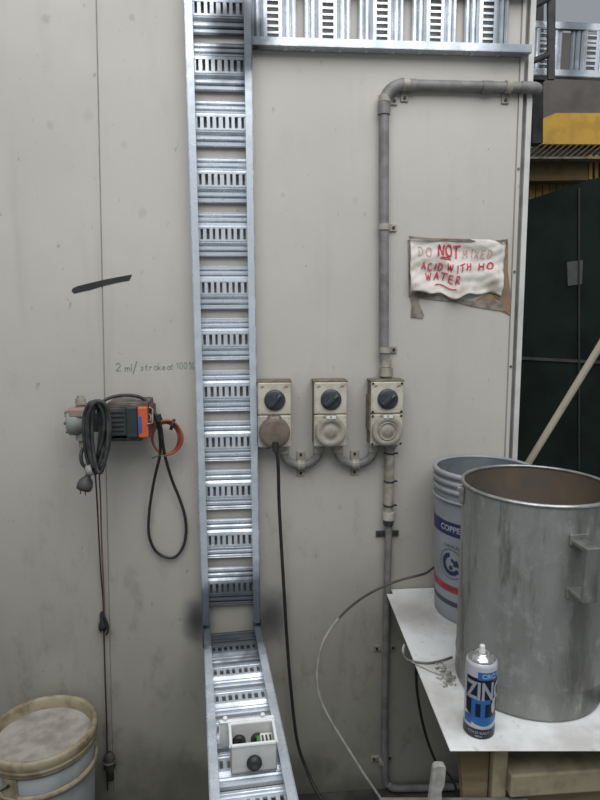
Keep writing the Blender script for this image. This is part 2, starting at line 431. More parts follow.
# splice plates at the bend, sprayed dark
M_SPL = M('sprayed_steel', (.10,.11,.12), (.07,.075,.08), .6, .3)
for sd_ in (-1, 1):
    MB().box((.012, sd_*.0845, .030), (.075, .003, .07), bev=.001).build('splice_plate', M_SPL, horiz, local=True)
jp = MB().box((.033, 0, .014), (.052, .156, .003), bev=.001).build('joining_plate', M_SPL, horiz, local=True)
MB().box((.022, 0, .017), (.004, .150, .004), bev=.001).build('plate_ridge', M_GALV, jp, local=True)
MB().box((.046, 0, .017), (.004, .150, .004), bev=.001).build('plate_ridge', M_SPL, jp, local=True)
# background ladder beyond the wall end
ba = W(531, 73, .25); bb_ = W(680, 79, .25); ba.y = bb_.y = .29
U4 = (bb_-ba).normalized(); up4 = U4.cross(V(0,-1,0)); up4 = up4 if up4.z > 0 else -up4
s1 = (W(544, 45, .27)-ba).dot(U4); tw4 = (W(560, 73, .25)-W(560, 18, .25)).length
ladder('cable_ladder', 'galvanised cable ladder continuing past the wall end, above the yellow beam', 'cable ladder', ba + up4*tw4/2, U4, (0,-1,0), .5, tw4, .155, s1, 3, ratio=.80, depth=.024)

# ============================================================ WALL END: BEYOND THE OPENING
def quadbox(mb, pts, y, th):
    mb.prism([W(px, py, y) for px, py in pts], (0, th, 0)); return mb
M_YEL = M('ochre_paint', (.64,.37,.05), (.50,.29,.045), .6, scale=14)
M_YBR = M('grimy_ochre_paint', (.36,.24,.065), (.25,.165,.05), .7, scale=18)
M_DKGR = M('dark_green_paint', (.011,.017,.013), (.006,.010,.008), .85, scale=5); M_DKGR.node_tree.nodes['Principled BSDF'].inputs['Specular IOR Level'].default_value = .15
yb = .95
t = thing('steel_platform', 'yellow painted steel platform edge with dark ribbed deck, beyond the wall end', 'platform', W(560, 170, yb))
quadbox(MB(), [(541,120),(548,116),(556,113),(720,113),(720,145),(541,144)], yb, .05).build('fascia_plate', M_YEL, t)
quadbox(MB(), [(505,143.5),(720,143.5),(720,157),(505,157)], yb+.03, .03).build('deck_recess', M('dark_deck_steel', (.05,.043,.03), (.03,.027,.02), .6, .2), t)  # dark steel plate set back behind the deck bars
for i in range(30):
    x0 = 528 + i*6.2
    MB().tube([W(x0+7, 144.5, yb-.004), W(x0-8, 157, yb-.016)], .0035, n=5, smooth=False).build('deck_bar', M('deck_steel', (.17,.145,.09), (.09,.08,.055), .5, .4), t)
quadbox(MB(), [(515,158),(588,158),(588,180),(515,181)], yb-.1, .08).build('lower_beam', M('brown_beam_paint', (.15,.105,.042), (.10,.07,.03), .7, scale=12), t)
for i in range(12):
    x0 = 589 + i*6; quadbox(MB(), [(x0,155),(x0+3.4,155),(x0+3.4,179),(x0,179)], yb-.1, .06).build('rib', M_YBR, t)
for i in range(13):
    x0 = 515 + i*7; quadbox(MB(), [(x0,182),(x0+6.2,182),(x0+6.2,205),(x0,205)], yb-.02, .05).build('ribbed_board', M_YBR, t)
quadbox(MB(), [(500,156.6),(720,156.6),(720,158.6),(500,158.6)], yb-.17, .10).build('edge_strip', M('edge_strip_paint', (.30,.27,.20), (.15,.13,.09), .6, scale=60), t)
t = thing('dark_steel_post', 'dark steel post just beyond the wall end', 'post', W(538, 180, .5))
MB().prism([W(533,-30,.5), W(544,-30,.5), W(543,143,.5), W(533,143,.5)], (0,.05,0)).build('web', M_STEEL, t)
MB().prism([W(532,70,.49), W(546,71,.49), W(546,80,.49), W(532,79,.49)], (0,.07,0)).build('cleat', M_STEEL, t)
t = thing('steel_hanger', 'dark steel hanger strap in front of the far cable ladder', 'hanger', W(552, 80, .22))
MB().prism([W(548.5,-30,.22), W(556,-30,.22), W(555,79,.22), W(548.5,79,.22)], (0,.012,0)).build('strap', M_STEEL, t)
MB().tube([W(531,62,.20), W(548,55,.215)], .009, n=8, smooth=False).build('brace_rod', M_STEEL, t)
MB().tube([W(531,8,.20), W(549,-2,.215)], .009, n=8, smooth=False).build('brace_rod', M_STEEL, t)
# dark green cabinet
cy = .40
t = thing('dark_cabinet', 'tall dark green steel cabinet beyond the wall end with pale plate', 'cabinet', V(W(600,470,cy).x, cy+.17, 0))
pts = [W(505,207,cy), W(531,199,cy), W(560,189,cy), W(600,177,cy), W(700,150,cy)]
zb = .0
poly = pts + [V(pts[-1].x, cy, zb), V(pts[0].x, cy, zb)]
MB().prism(poly, (0,.34,0)).build('cabinet_body', M_DKGR, t)
quadbox(MB(), [(567,262),(583,260),(582,284),(568,286)], cy-.004, .004).build('name_plate', M('plate_grey', (.060,.068,.062), (.045,.05,.047), .5), t)
quadbox(MB(), [(578.5,188),(580,188),(580,470),(578.5,470)], cy-.008, .008).build('door_seam', M_BLACK, t)
quadbox(MB(), [(510,356),(700,366),(700,369),(510,359)], cy-.006, .006).build('rail', M_STEEL, t)

# ============================================================ CONDUITS AND SOCKETS
def saddle(parent, p, ears, r=.0145, mat=None, wide=.016, ax='z'):
    """strap over a pipe with screw ears; ears = list of (dx,dz) unit directions"""
    m_ = MB(); p = Vector(p)
    axis = V(0,0,1) if ax == 'z' else V(1,0,0)
    m_.cyl(p - axis*wide/2, p + axis*wide/2, r+.002, n=16)
    for dx, dz in ears:
        c = V(p.x + dx*(r+.011), -.003, p.z + dz*(r+.011))
        m_.box(c, (.026 if dx else wide+.004, .006, .026 if dz else wide+.004), bev=.0015)
    o = m_.build('saddle_clamp', mat or M_CONDL, parent)
    for dx, dz in ears:
        c = V(p.x + dx*(r+.015), -.006, p.z + dz*(r+.015))
        MB().cyl(c, c + V(0,-.003,0), .0042, n=10).build('screw', M_BLACK, o)
    return o
PR = .0135; PY = -.018
# upper conduit
e0 = W(387, 377, PY); e1 = W(384, 350, PY); e2 = W(384, 110, PY); e3 = W(400, 84.5, PY); e4 = W(528, 87.5, PY)
t = thing('electrical_conduit', 'grey conduit rising from the right-hand socket and bending right to the wall end', 'conduit', e0)
t.location.y = 0
c0 = e2 + V(0,0,.0)
path = [V(e0.x, PY, e0.z), e1, e2]
MB().tube([V(e0.x,PY,e0.z-.005), e1, e2], PR, n=14, smooth=False).build('riser_pipe', M_COND, t)
bend = [e2]
cxr, czr = e2.x+.052, e2.z
rad = .052; zc = e3.z - rad
for i in range(9):
    a_ = R(180 - 90*i/8); bend.append(V(e2.x+rad + rad*math.cos(a_), PY, zc + rad*math.sin(a_)))
MB().tube(bend, PR+.0022, n=14, smooth=False).build('bend', M_COND, t)
h0 = V(e2.x+rad, PY, e3.z)
MB().tube([h0, e4], PR, n=14, smooth=False).build('crossing_pipe', M_COND, t)
el = [e4 + V(-.02,0,0), e4 + V(.008,0,0), e4 + V(.024,.006,0), e4 + V(.032,.022,0), e4 + V(.034,.10,0), e4 + V(.034,.25,0)]
MB().tube(el, PR+.002, n=14).build('end_elbow', M_COND, t)
for px in (410, 487):
    p = W(px, 85 + (px-400)*.024, PY); MB().cyl(p + V(-.014,0,0), p + V(.014,0,0), PR+.0025, n=16).build('coupling', M_COND, t)
MB().cyl(e2 + V(0,0,-.012), e2 + V(0,0,.012), PR+.0035, n=16).build('coupling', M_COND, t)
for py in (362, 371):
    p = W(386, py, PY); MB().cyl(p + V(0,0,-.014), p + V(0,0,.010), PR+(.006 if py > 365 else .002), n=16).build('entry_collar', M_CONDL, t)
saddle(t, W(384, 227, PY), [(1,0)]); saddle(t, W(384.5, 350, PY), [(1,0)])
saddle(t, W(384.5, 99, PY), [(1,0)])
saddle(t, W(406, 84.7, PY), [(0,-1)], ax='x'); saddle(t, W(508, 87, PY), [(0,-1)], ax='x')

# sockets
def socket(px, variant, label):
    """px = centre of the front on the photo; sizes are those of the real fitting"""
    fy = -.062
    c = W(px, 415.2 - (px-274)*.012, fy); hw, hh = .0460, .0915
    t = thing('switched_socket', label, 'socket', V(c.x, 0, c.z-hh), 'industrial switched sockets on the wall')
    MB().box((c.x, -.026, c.z), (2*hw-.002, .052, 2*hh-.002), bev=.005).build('back_box', M_SOCKG, t)
    MB().box((c.x, -.057, c.z+hh/2), (2*hw, .010, hh-.0015), bev=.004).build('switch_plate', M_SOCK, t)
    MB().box((c.x, -.057, c.z-hh/2), (2*hw, .010, hh-.0015), bev=.004).build('socket_plate', M_SOCK, t)
    MB().box((c.x, -.032, c.z+hh+.001), (2*hw+.004, .058, .005), bev=.002).build('dirty_top_ledge', M_SOCKG, t)
    # rotary switch
    k = V(c.x+.001, fy, c.z+.042)
    ko = MB().lathe(k, [(.029,0),(.029,.004),(.0275,.007),(.024,.0085),(0.0001,.0085)], 32, (0,-1,0)).build('switch_dial', M_DKNOB, t)
    rot = Matrix.Rotation(R(-42 if variant else -50), 4, 'Y')
    MB().box(k + V(0,-.013,0), (.046,.012,.013), rot.to_3x3(), bev=.003).build('grip', M_DKNOB, ko)
    MB().box(k + rot.to_3x3() @ V(.016,-.0195,0), (.010,.001,.002), rot.to_3x3()).build('pointer_mark', M('pointer_grey', (.30,.32,.33), None, .5), ko)
    # little printed marks beside the dial
    mk = M('faded_print', (.20,.16,.13), None, .7)
    m_ = MB()
    for dx in (-.033, .032):
        m_.box((c.x+dx, fy-.0003, c.z+.079), (.003,.0012,.006)); m_.box((c.x+dx-.004, fy-.0003, c.z+.077), (.004,.0012,.0016)); m_.box((c.x+dx+.004, fy-.0003, c.z+.079), (.002,.0012,.004))
    m_.build('printed_marks', mk, t)
    # spring flap over the outlet
    q = V(c.x-.001, fy, c.z-.046)
    fm = M_FLAPB if variant == 0 else M_FLAPG
    MB().lathe(q, [(.040,0),(.040,.006),(.0365,.010)], 40, (0,-1,0)).build('outlet_collar', M_SOCKG if variant == 0 else M_FLAPG, t)
    m_ = MB().lathe(q, [(.0425,.008),(.0425,.016),(.040,.019),(.0285,.0195),(.027,.017),(.0165,.0175),(.015,.0195),(.0001,.0195)] if variant else
                    [(.043,.010),(.043,.018),(.040,.022),(.03,.024),(.0001,.025)], 44, (0,-1,0))
    fo = m_.build('flap', fm, t)
    if variant == 2:
        MB().lathe(q, [(.026,.0175),(.0255,.0205),(.0235,.0205),(.023,.0175)], 40, (0,-1,0)).build('ring', M_CONDL, fo)
    hm = M_FLAPB if variant == 0 else M_FLAPG
    ho = MB().box(q + V(0,-.010,.040), (.036,.018,.012), bev=.002).build('hinge', hm, t)
    if variant:
        MB().box(q + V(-.008,-.0198,.041), (.010,.003,.009), bev=.001).build('hinge_block', M_WPLAS, ho)
        MB().box(q + V(.008,-.0198,.041), (.012,.003,.008), bev=.001).build('hinge_block', M_WPLAS, ho)
    else:
        MB().box(q + V(0,-.0198,.041), (.026,.003,.008), bev=.001).build('hinge_block', M_FLAPG, ho)
    for sx in (-1, 1):
        for dz in (.0855, .006, -.006, -.0855):
            p = V(c.x + sx*.0405, fy, c.z+dz)
            if variant == 2: MB().cyl(p, p+V(0,-.0022,0), .0034, n=10).build('screw', M_BLACK, t)
            else: MB().cyl(p, p+V(0,-.0008,0), .0030, n=10).build('screw', M_SOCK, t)
    for dx in (-.028, .028):
        p = V(c.x+dx, -.020, c.z-hh); MB().cyl(p+V(0,0,.001), p+V(0,0,-.010), .0165, n=16).build('entry_boss', M_CONDL, t)
    return t, c, q
s1, c1, q1 = socket(274.5, 0, 'left socket of three, brown stained flap with a black cable plugged in')
s2, c2, q2 = socket(330.5, 1, 'middle socket of three, grey flap closed, between two conduit loops')
s3, c3, q3 = socket(387, 2, 'right socket of three, under the tall conduit, black corner screws')
MB().box(c3*0 + V(c3.x-.0465,-.030,c3.z), (.005,.05,.10), bev=.001).build('rust_strip', M_SOCKG, s3)
def loop(ca, cb, label):
    xa, xb = ca.x+.028, cb.x-.028; zt = ca.z-.0915-.010; mid = (xa+xb)/2
    t = thing('conduit_loop', label, 'conduit', V(mid, 0, zt-.06), 'conduit loops between the sockets')
    hw = (xb-xa)/2; pts = [V(xa, -.020, zt+.003)]
    for i in range(11):
        a_ = PI + PI*i/10; pts.append(V(mid + hw*math.cos(a_)*1.0, -.020, zt-.012 + .040*math.sin(a_)))
    pts.append(V(xb, -.020, zt+.003))
    MB().tube(pts, .0125, n=12, sub=3).build('bent_pipe', M_COND, t)
    for x in (xa, xb): MB().cyl((x,-.020,zt+.002), (x,-.020,zt-.016), .0155, n=16).build('collar', M_CONDL, t)
    saddle(t, V(mid, -.018, zt-.052), [(0,1),(0,-1)], r=.0125, wide=.020, ax='x')
loop(c1, c2, 'U-shaped grey conduit joining the left and middle sockets')
loop(c2, c3, 'U-shaped grey conduit joining the middle and right sockets')
# lower conduit
l0 = V(c3.x+.012, -.020, c3.z-.0915); lx = W(389.5, 470, -.02)
t = thing('electrical_conduit', 'grey conduit dropping from the right-hand socket behind the table to the floor', 'conduit', V(lx.x, 0, .05))
xb_ = W(388, 560, -.02).x; zj = W(388, 520, -.02).z
MB().tube([V(lx.x,-.02,l0.z+.002), V(lx.x-.001,-.02,zj)], .0140, n=14, smooth=False).build('upper_pipe', M_CONDL, t)
MB().cyl(V(lx.x,-.02,l0.z), V(lx.x,-.02,l0.z-.016), .0175, n=18).build('entry_collar', M_CONDL, t)
for py in (453, 481, 505):
    p = V(lx.x, -.02, W(388, py, -.02).z)
    o = MB().lathe(p, [(.0142,-.002),(.0165,-.002),(.0165,.002),(.0142,.002)], 18).build('cable_tie', M_BLACK, t)
    MB().box(p + V(.017,-.004,0), (.012,.005,.005), bev=.001).build('tie_head', M_BLACK, o)
p = V(lx.x, -.02, zj); MB().cyl(p+V(0,0,.026), p+V(0,0,.002), .0165, .0175, n=18).build('pale_coupling', M('cream_coupling', (.48,.45,.38), None, .5), t)
MB().cyl(p+V(0,0,.004), p+V(0,0,-.016), .0175, .014, n=18).build('reducer', M_DKNOB, t)
MB().tube([V(xb_,-.02,zj-.012), V(xb_,-.02,W(387,700).z), V(W(385.5,765,-.02).x,-.02,.07), V(W(385.5,765,-.02).x+.012,-.022,.032), V(W(385.5,765,-.02).x+.06,-.024,.018), V(W(385.5,765,-.02).x+.30,-.03,.016)], .0105, n=12, sub=5).build('lower_pipe', M_COND, t)
saddle(t, V(xb_, -.016, W(387,533).z), [(1,0),(-1,0)], r=.0105, wide=.014, mat=M_DKNOB)
saddle(t, V(xb_, -.016, W(387,647).z), [(1,0),(-1,0)], r=.0105, wide=.014)
saddle(t, V(xb_-.002, -.016, W(387,757).z), [(1,0),(-1,0)], r=.0105, wide=.014)

# ============================================================ BLACK POWER CABLE
t = thing('power_cable', 'long black cable hanging from the left socket down to the floor', 'cable', V(W(276,700).x, -.07, .3))
pc = q1 + V(.002, 0, -.036)
MB().tube([V(pc.x,-.085,pc.z+.012), V(pc.x,-.088,pc.z-.014)], .0085, n=12, smooth=False).build('plug_sleeve', M_BLACK, t)
pts = [V(pc.x,-.088,pc.z-.008)] + [W(x, y, d) for x, y, d in ((278,462,-.085),(279,500,-.06),(281,540,-.045),(284,590,-.035),(287,640,-.03),(291,690,-.03),(297,740,-.04),(307,770,-.06),(322,800,-.12))]
pts.append(V(pts[-1].x+.12, -.28, .006)); pts.append(V(pts[-1].x+.3, -.45, .006))
for p in pts: p.z = max(p.z, .006)
MB().tube(pts, .0048, n=8).build('cord', M_BLACK, t)

# ============================================================ SIGN
c_bl, c_tr = W(409, 293, -.006), W(506, 239, -.006)
sx0, sz0, sx1, sz1 = c_bl.x, c_bl.z, c_tr.x, c_tr.z
def bot(u):   # ragged lower edge
    return .018*math.sin(u*9+.4) + .02*math.sin(u*23) - .07*math.exp(-((u-.48)/.10)**2) - .05*max(0, u-.75)
def paper(u, v):
    x = sx0 + (sx1-sx0)*u*(1-.03*(1-v)); z = sz1 + (sz0-sz1)*(1-v)*(1 - bot(u)*1.0)
    z -= (sx1-sx0)*u*.012
    y = -.007 + -.006*math.sin(u*13+v*4)*(.35+(1-v)) - .004*math.sin(v*11+u*5) - .007*(1-v)**2 + (.004 if u > .95 else 0)
    y -= .0020*abs(math.sin(u*21+v*9+1.3*math.sin(v*14))) + .0028*abs(math.sin(u*8-v*17+2*math.sin(u*6)))
    return V(x, min(y, -.003), z)
t = thing('handwritten_sign', 'crumpled white paper sign with red handwriting about mixing acid, on the wall', 'sign', W(458, 290))
nx, ny = 48, 26
vs = [paper(i/nx, j/ny) for j in range(ny+1) for i in range(nx+1)]
fs = [(j*(nx+1)+i, j*(nx+1)+i+1, (j+1)*(nx+1)+i+1, (j+1)*(nx+1)+i) for j in range(ny) for i in range(nx)]
m_ = MB(); m_.add(vs, fs, True)
pap = NT('crumpled_paper'); nz = pap.noise(16, 5); nz2 = pap.noise(7, 3)
cc = pap.mix(pap.ramp(nz, .5, .72), (.66,.62,.56), (.44,.38,.32)); cc = pap.mix(pap.ramp(nz2, .55, .75, 0, .6), cc, (.52,.44,.38))
o = m_.build('paper', pap.out(cc, .7, 0, nz, .35, .006), t); sd = o.modifiers.new('s', 'SOLIDIFY'); sd.thickness = .0006; sd.offset = 1
def onpaper(x, z):   # x,z in units of the sheet
    q = paper(x, z); return q + V(0,-.0020,0)
M_INK = M('red_marker', (.62,.035,.075), (.50,.03,.06), .6); M_INKP = M('faded_red_marker', (.58,.28,.26), (.54,.34,.31), .6)
W1 = .0030
m_ = MB(); handwrite(m_, 'DO', (.08,.68), .085, onpaper, W1*.6, .16, .065, .01); handwrite(m_, 'MIXED', (.555,.67), .066, onpaper, W1*.6, .15, .055, .01)
m_.build('faded_lettering', M_INKP, o)
m_ = MB(); handwrite(m_, 'NOT', (.285,.69), .082, onpaper, W1*1.5, .20, .075, .01)
MU = MB(); MU.ribbon([onpaper(a, b) for a, b in [(.31,.645),(.36,.63),(.42,.64),(.405,.67),(.33,.665),(.31,.645)]], W1*.9)
MU.build('underline', M_INK, o); m_.build('bold_lettering', M_INK, o); m_ = MB()
handwrite(m_, 'ACID', (.12,.43), .066, onpaper, W1, .13, .058, .008); handwrite(m_, 'WITH', (.385,.44), .074, onpaper, W1, .13, .060, .008)
m_.build('red_lettering', M_INK, o); m_ = MB(); handwrite(m_, 'HO', (.725,.45), .09, onpaper, W1*1.2, .12, .075, .006)
m_.build('red_lettering', M_INK, o); m_ = MB(); handwrite(m_, 'WATER', (.17,.24), .073, onpaper, W1*.95, .14, .062, .010)
UL = MB(); UL.ribbon([onpaper(.27+.028*i, .155 + .008*math.sin(i)) for i in range(9)], W1*.9)
m_.build('red_lettering', M_INK, o); UL.build('underline', M_INK, o)
M_CARD = M('brown_tape', (.27,.17,.10), (.20,.14,.10), .8, scale=40); M_CARDG = M('dirty_tape', (.27,.23,.19), (.15,.12,.10), .7, scale=40)
def flake(name, pts, y, mat, bow=.004):
    m_ = MB(); m_.prism([W(px, py, y) for px, py in pts], (0,.0015,0)); return m_.build(name, mat, t)
flake('tape_strip', [(409,290),(420,289),(419,303),(424,315),(423,318),(411,317),(412,305)], -.004, M_CARDG)
flake('tape_strip', [(500,243),(508,241),(508,272),(511,297),(512,315),(508,314),(503,309),(500,300),(494,296),(503,280)], -.0035, M_CARD)
flake('torn_backing', [(408,240),(411,240),(411,288),(440,296),(470,301),(498,300),(508,306),(505,311),(494,310),(470,306),(455,302),(425,299),(409,297)], -.0030, M_CARDG)
flake('torn_backing', [(476,300),(505,284),(510,308),(507,314),(500,311),(494,309)], -.0018, M_CARD)
flake('staple_strip', [(409,236),(430,238),(500,240),(508,239),(508,242),(490,242.5),(430,240.5),(409,238.5)], -.013, M_CARDG)

# ============================================================ MARKS ON THE WALL
m_ = MB(); m_.prism([W(x, y, -.0006) for x, y in [(71.5,291),(73,288),(78,286),(90,283),(105,279.5),(118,277),(132,274.5),(129.5,280.5),(118,282.5),(103,286),(90,290),(74,293.5)]], (0,.0006,0))
tag(center(m_.build('black_tape', M('black_tape_vinyl', (.022,.023,.022), (.035,.036,.034), .5), None)), 'short black strip of tape stuck slanting across the wall panel joint', 'tape')
bpy.data.objects['black_tape'].location.y -= .0006
m_ = MB(); o0 = W(116, 371); pxm = (W(195,368)-o0).length/79
fw = lambda x, z: V(o0.x + x*pxm, -.0004, o0.z + z*pxm + x*pxm*.02)
handwrite(m_, '2', (0,0), 8, fw, .0022, 8, 7); handwrite(m_, 'm', (9,-.5), 7, fw, .0018, 8, 8.5); handwrite(m_, 'l', (14.5,-.5), 7, fw, .0016, 7.5, 6); handwrite(m_, '/', (17,-1.5), 7, fw, .0024, 9.5, 6.5)
handwrite(m_, 'stroke', (24.5,0), 4.3, fw, .0013, 7.0, 6.2, .25); handwrite(m_, 'at', (51,0), 3.4, fw, .0013, 7, 6); handwrite(m_, '100', (60.5,.3), 4.4, fw, .0015, 6.5, 5.2); handwrite(m_, '%', (73,-.4), 5, fw, .0016, 7.5, 7)
tag(center(m_.build('handwritten_note', M('green_marker', (.14,.24,.19), (.20,.29,.24), .6), None)), 'faint green handwritten dosing note on the wall above the pump', 'writing')

# ============================================================ DOSING PUMP
def Wp(x, y, d): return W(x, y, d)
t = thing('dosing_pump', 'small dosing pump, dark body and orange end, mounted on the wall', 'pump', W(112, 442, 0))
M_PUMPD = M('dark_pump_housing', (.035,.042,.043), (.065,.066,.062), .55, scale=22); M_PUMPT = M('dusty_pump_top', (.15,.12,.105), (.09,.075,.068), .8, scale=30)
M_ORG = M('orange_red_plastic', (.60,.115,.045), (.48,.085,.04), .5, scale=18)
def wbox(mb, x0, y0, x1, y1, d0, d1, bev=.004):
    """box whose front at depth d1 spans the given place, back at d0"""
    a, b = W(x0, y0, d1), W(x1, y1, d1)
    mb.box(((a.x+b.x)/2, (d0+d1)/2, (a.z+b.z)/2), (abs(b.x-a.x), abs(d1-d0), abs(a.z-b.z)), bev=bev); return mb
wbox(MB(), 104, 408, 131, 436, -.02, -.13).build('motor_housing', M_PUMPD, t)
wbox(MB(), 125, 407, 138, 438, -.02, -.135).build('dark_band', M('black_green_plastic', (.022,.035,.034), (.03,.04,.04), .5), t)
for i in range(5):
    wbox(MB(), 106, 411+i*4.6, 124, 412.6+i*4.6, -.12, -.133, .0008).build('cooling_rib', M_PUMPD, t)
wbox(MB(), 137, 407, 148.5, 438, -.02, -.137).build('control_housing', M_ORG, t)
wbox(MB(), 137.5, 416.5, 142, 433, -.13, -.1385, .0006).build('blue_label', M('blue_label_print', (.055,.075,.24), (.08,.10,.26), .5), t)
wbox(MB(), 107, 402.5, 148, 408.2, -.03, -.128, .003).build('top_cover', M_PUMPT, t)
wbox(MB(), 120, 404.5, 137, 408, -.10, -.131, .002).build('top_hatch', M_PUMPT, t)
wbox(MB(), 147.5, 408, 152, 437, -.03, -.120, .003).build('end_cap', M('dark_red_end', (.10,.05,.04), (.05,.035,.035), .6), t)
m_ = MB(); m_.tube([Wp(149,407,-.135), Wp(152.5,409,-.137), Wp(152.5,423,-.137), Wp(147,424,-.137)], .0022, n=8, smooth=False); m_.build('wire_bracket', M_CONDL, t)
m_ = MB(); m_.tube([Wp(149,414,-.135), Wp(151,416,-.137), Wp(150,421,-.137)], .0016, n=6); m_.build('catch', M_CONDL, t)
# pump head
M_HEAD = M('grey_green_cast', (.27,.29,.265), (.19,.195,.18), .55, scale=24); M_HEADR = M('rust_pink_stain', (.36,.24,.20), (.28,.20,.17), .7, scale=30)
a_, b_ = W(77.5, 427, -.035), W(77.5, 427, -.12)
hc = W(80, 421, -.08)
MB().lathe(V(hc.x-.028, hc.y, hc.z), [(.0001,0),(.034,0),(.038,.004),(.038,.026),(.034,.032),(.034,.06),(.0001,.06)], 30, (1,0,0)).build('pump_head', M_HEAD, t)
for k in range(6):
    a2 = R(30+60*k); p = V(hc.x-.029, hc.y + .030*math.sin(a2), hc.z + .030*math.cos(a2)); MB().cyl(p, p+V(-.004,0,0), .004, n=6).build('head_bolt', M_SCREW, t)
wbox(MB(), 68, 409, 86, 418, -.04, -.115, .005).build('head_flange', M_HEADR, t)
p = W(81, 408, -.08); MB().cyl(p, p+V(0,0,.012), .011, n=16).build('valve_neck', M_HEAD, t)
MB().cyl(p+V(0,0,.010), p+V(0,0,.026), .0145, .013, n=12).build('discharge_valve', M_CONDL, t); MB().cyl(p+V(0,0,.024), p+V(0,0,.034), .010, .009, n=14).build('valve_cap', M_CONDL, t)
p = W(67.5, 411, -.10); MB().cyl(p+V(.012,0,0), p+V(-.006,0,0), .007, n=12).build('bleed_knob', M_HEADR, t); MB().cyl(p+V(-.004,0,-.004), p+V(-.004,0,-.016), .0045, n=10).build('bleed_spout', M_HEAD, t)
p = W(82, 436, -.08); MB().cyl(p+V(0,0,.012), p+V(0,0,-.010), .016, n=12).build('suction_valve', M_HEAD, t); MB().cyl(p+V(0,0,-.008), p+V(0,0,-.030), .009, n=12).build('suction_nozzle', M_CONDL, t)
wbox(MB(), 92, 412, 106, 432, -.04, -.11, .004).build('gear_neck', M_PUMPD, t)
wbox(MB(), 100, 425, 142, 441, 0, -.022, .002).build('wall_bracket', M_SCREW, t)
m_ = MB(); a_ = W(122, 440, -.06); m_.box((a_.x, -.05, a_.z+.012), (.10,.10,.004), bev=.001); m_.build('bracket_shelf', M_SCREW, t)
# coil of grey-black cable hung over the neck
t = thing('coiled_power_cord', 'bundle of black power cord looped over the pump neck, plug hanging below', 'cable', W(93, 475, -.1))
random.seed(3)
loops = [(90,402,8,470),(94,401,9,468),(98,402,8,473),(95,404,12,462),(92,403,10,458),(97,401,11,470),(93,405,7,474)]
for i, (cx, ty, wd, by) in enumerate(loops):
    d = -.150 - .010*(i % 3) 
    m_ = MB(); cyy = (ty+by)/2; hh_ = (by-ty)/2
    pts = []
    for k in range(14):
        a_ = 2*PI*k/14; back = .0
        x_ = cx + 2 + wd*math.sin(a_)*(1.0 + .28*math.cos(a_)) - 2.5*math.cos(a_)*0; y_ = cyy - hh_*math.cos(a_)
        pts.append(W(x_, y_, d + .010*math.sin(a_+i)))
    m_.tube(pts, .0047, n=7, closed=True, sub=4); m_.build('cord_loop', M('dusty_black_rubber', (.028,.028,.029), (.055,.054,.052), .5, scale=30), t)
# cord from the coil down to the plug
m_ = MB(); m_.tube([W(83,448,-.14), W(81,455,-.15), W(82,463,-.155), W(86,468,-.155), W(88,474,-.155)], .0046, n=8); m_.build('cord_tail', M_BLACK, t)
m_ = MB(); m_.lathe(W(90, 470, -.157), [(.012,-.008),(.015,-.006),(.015,.006),(.012,.008)], 16, (1,0,.3)); m_.build('cable_tie', M('pale_tie', (.30,.29,.27), None, .5), t)
dv = (W(84,489,-.155)-W(89,473,-.155)).normalized(); a_ = W(88.5, 474, -.155)
po = MB().lathe(a_, [(.006,0),(.008,.008),(.017,.018),(.020,.030),(.019,.042),(.0001,.044)], 18, dv).build('plug', M('plug_rubber', (.07,.067,.063), (.045,.043,.04), .55), t)
sdv = dv.cross(V(0,-1,0)).normalized()
for s in (-1, 1):
    p = a_ + dv*.043 + sdv*s*.0065; MB().box(p + dv*.007, (.0016,.006,.014), bev=.0003).build('plug_pin', M_SCREW, po)
# arching black cable and hanging loop
t = thing('pump_cable', 'black cable arching over the pump and hanging in a long loop', 'cable', W(168, 558, -.02))
pts = [W(x, y, d) for x, y, d in ((101,403,-.145),(107,399,-.14),(115,396.5,-.13),(126,395.2,-.12),(138,396.5,-.115),(146,401,-.11),(151,408,-.12),(157,417,-.13),(161,428,-.11),(163,445,-.08),(166,460,-.05),(172,480,-.03),(180,500,-.02),(185,517,-.015),(186,533,-.012),(183,547,-.012),(175,557,-.012),(165,557,-.012),(155,550,-.012),(149,535,-.015),(149,515,-.02),(152,492,-.03),(156,472,-.045),(160,455,-.06),(160,440,-.075),(158,425,-.09),(154,413,-.10),(150,406,-.11))]
MB().tube(pts, .0042, n=8, sub=5).build('cord', M_BLACK, t)
m_ = MB(); m_.tube([W(157,415,-.125), W(159,421,-.125)], .010, n=10, smooth=False); m_.build('dark_wrap', M_BLACK, t)
MB().tube([W(152,458.5,-.06), W(158,456,-.068), W(166,456,-.066)], .0016, n=6).build('wire_tie', M_SCREW, t)
# orange tube coil
t = thing('orange_tubing_coil', 'small coil of orange-brown plastic tubing hanging beside the pump', 'tubing', W(166, 456, -.04))
M_OT = M('orange_brown_tube', (.36,.085,.04), (.26,.06,.035), .4, scale=30)
for i, (cx, cy_, rx, ry, d) in enumerate(((166.5,438,14,16.5,-.050),(167,437.5,15,17.2,-.058),(165.5,438.5,13,15.5,-.044),(167.5,438,15.2,16,-.036))):
    pts = [W(cx + rx*math.cos(2*PI*k/16), cy_ + ry*math.sin(2*PI*k/16), d + .004*math.sin(k)) for k in range(16)]
    MB().tube(pts, .0030, n=7, closed=True, sub=4).build('tube_turn', M_OT, t)
p = W(172.5, 424.5, -.050); m_ = MB(); m_.lathe(p, [(.009,-.004),(.016,-.004),(.016,.004),(.009,.004),(.009,-.004)], 14, (1,0,-.35)); m_.build('tape_wrap', M_BLACK, t)
MB().tube([W(152,431,-.05), W(156,424,-.055), W(163,421.5,-.055)], .0030, n=7).build('tube_end', M_OT, t)
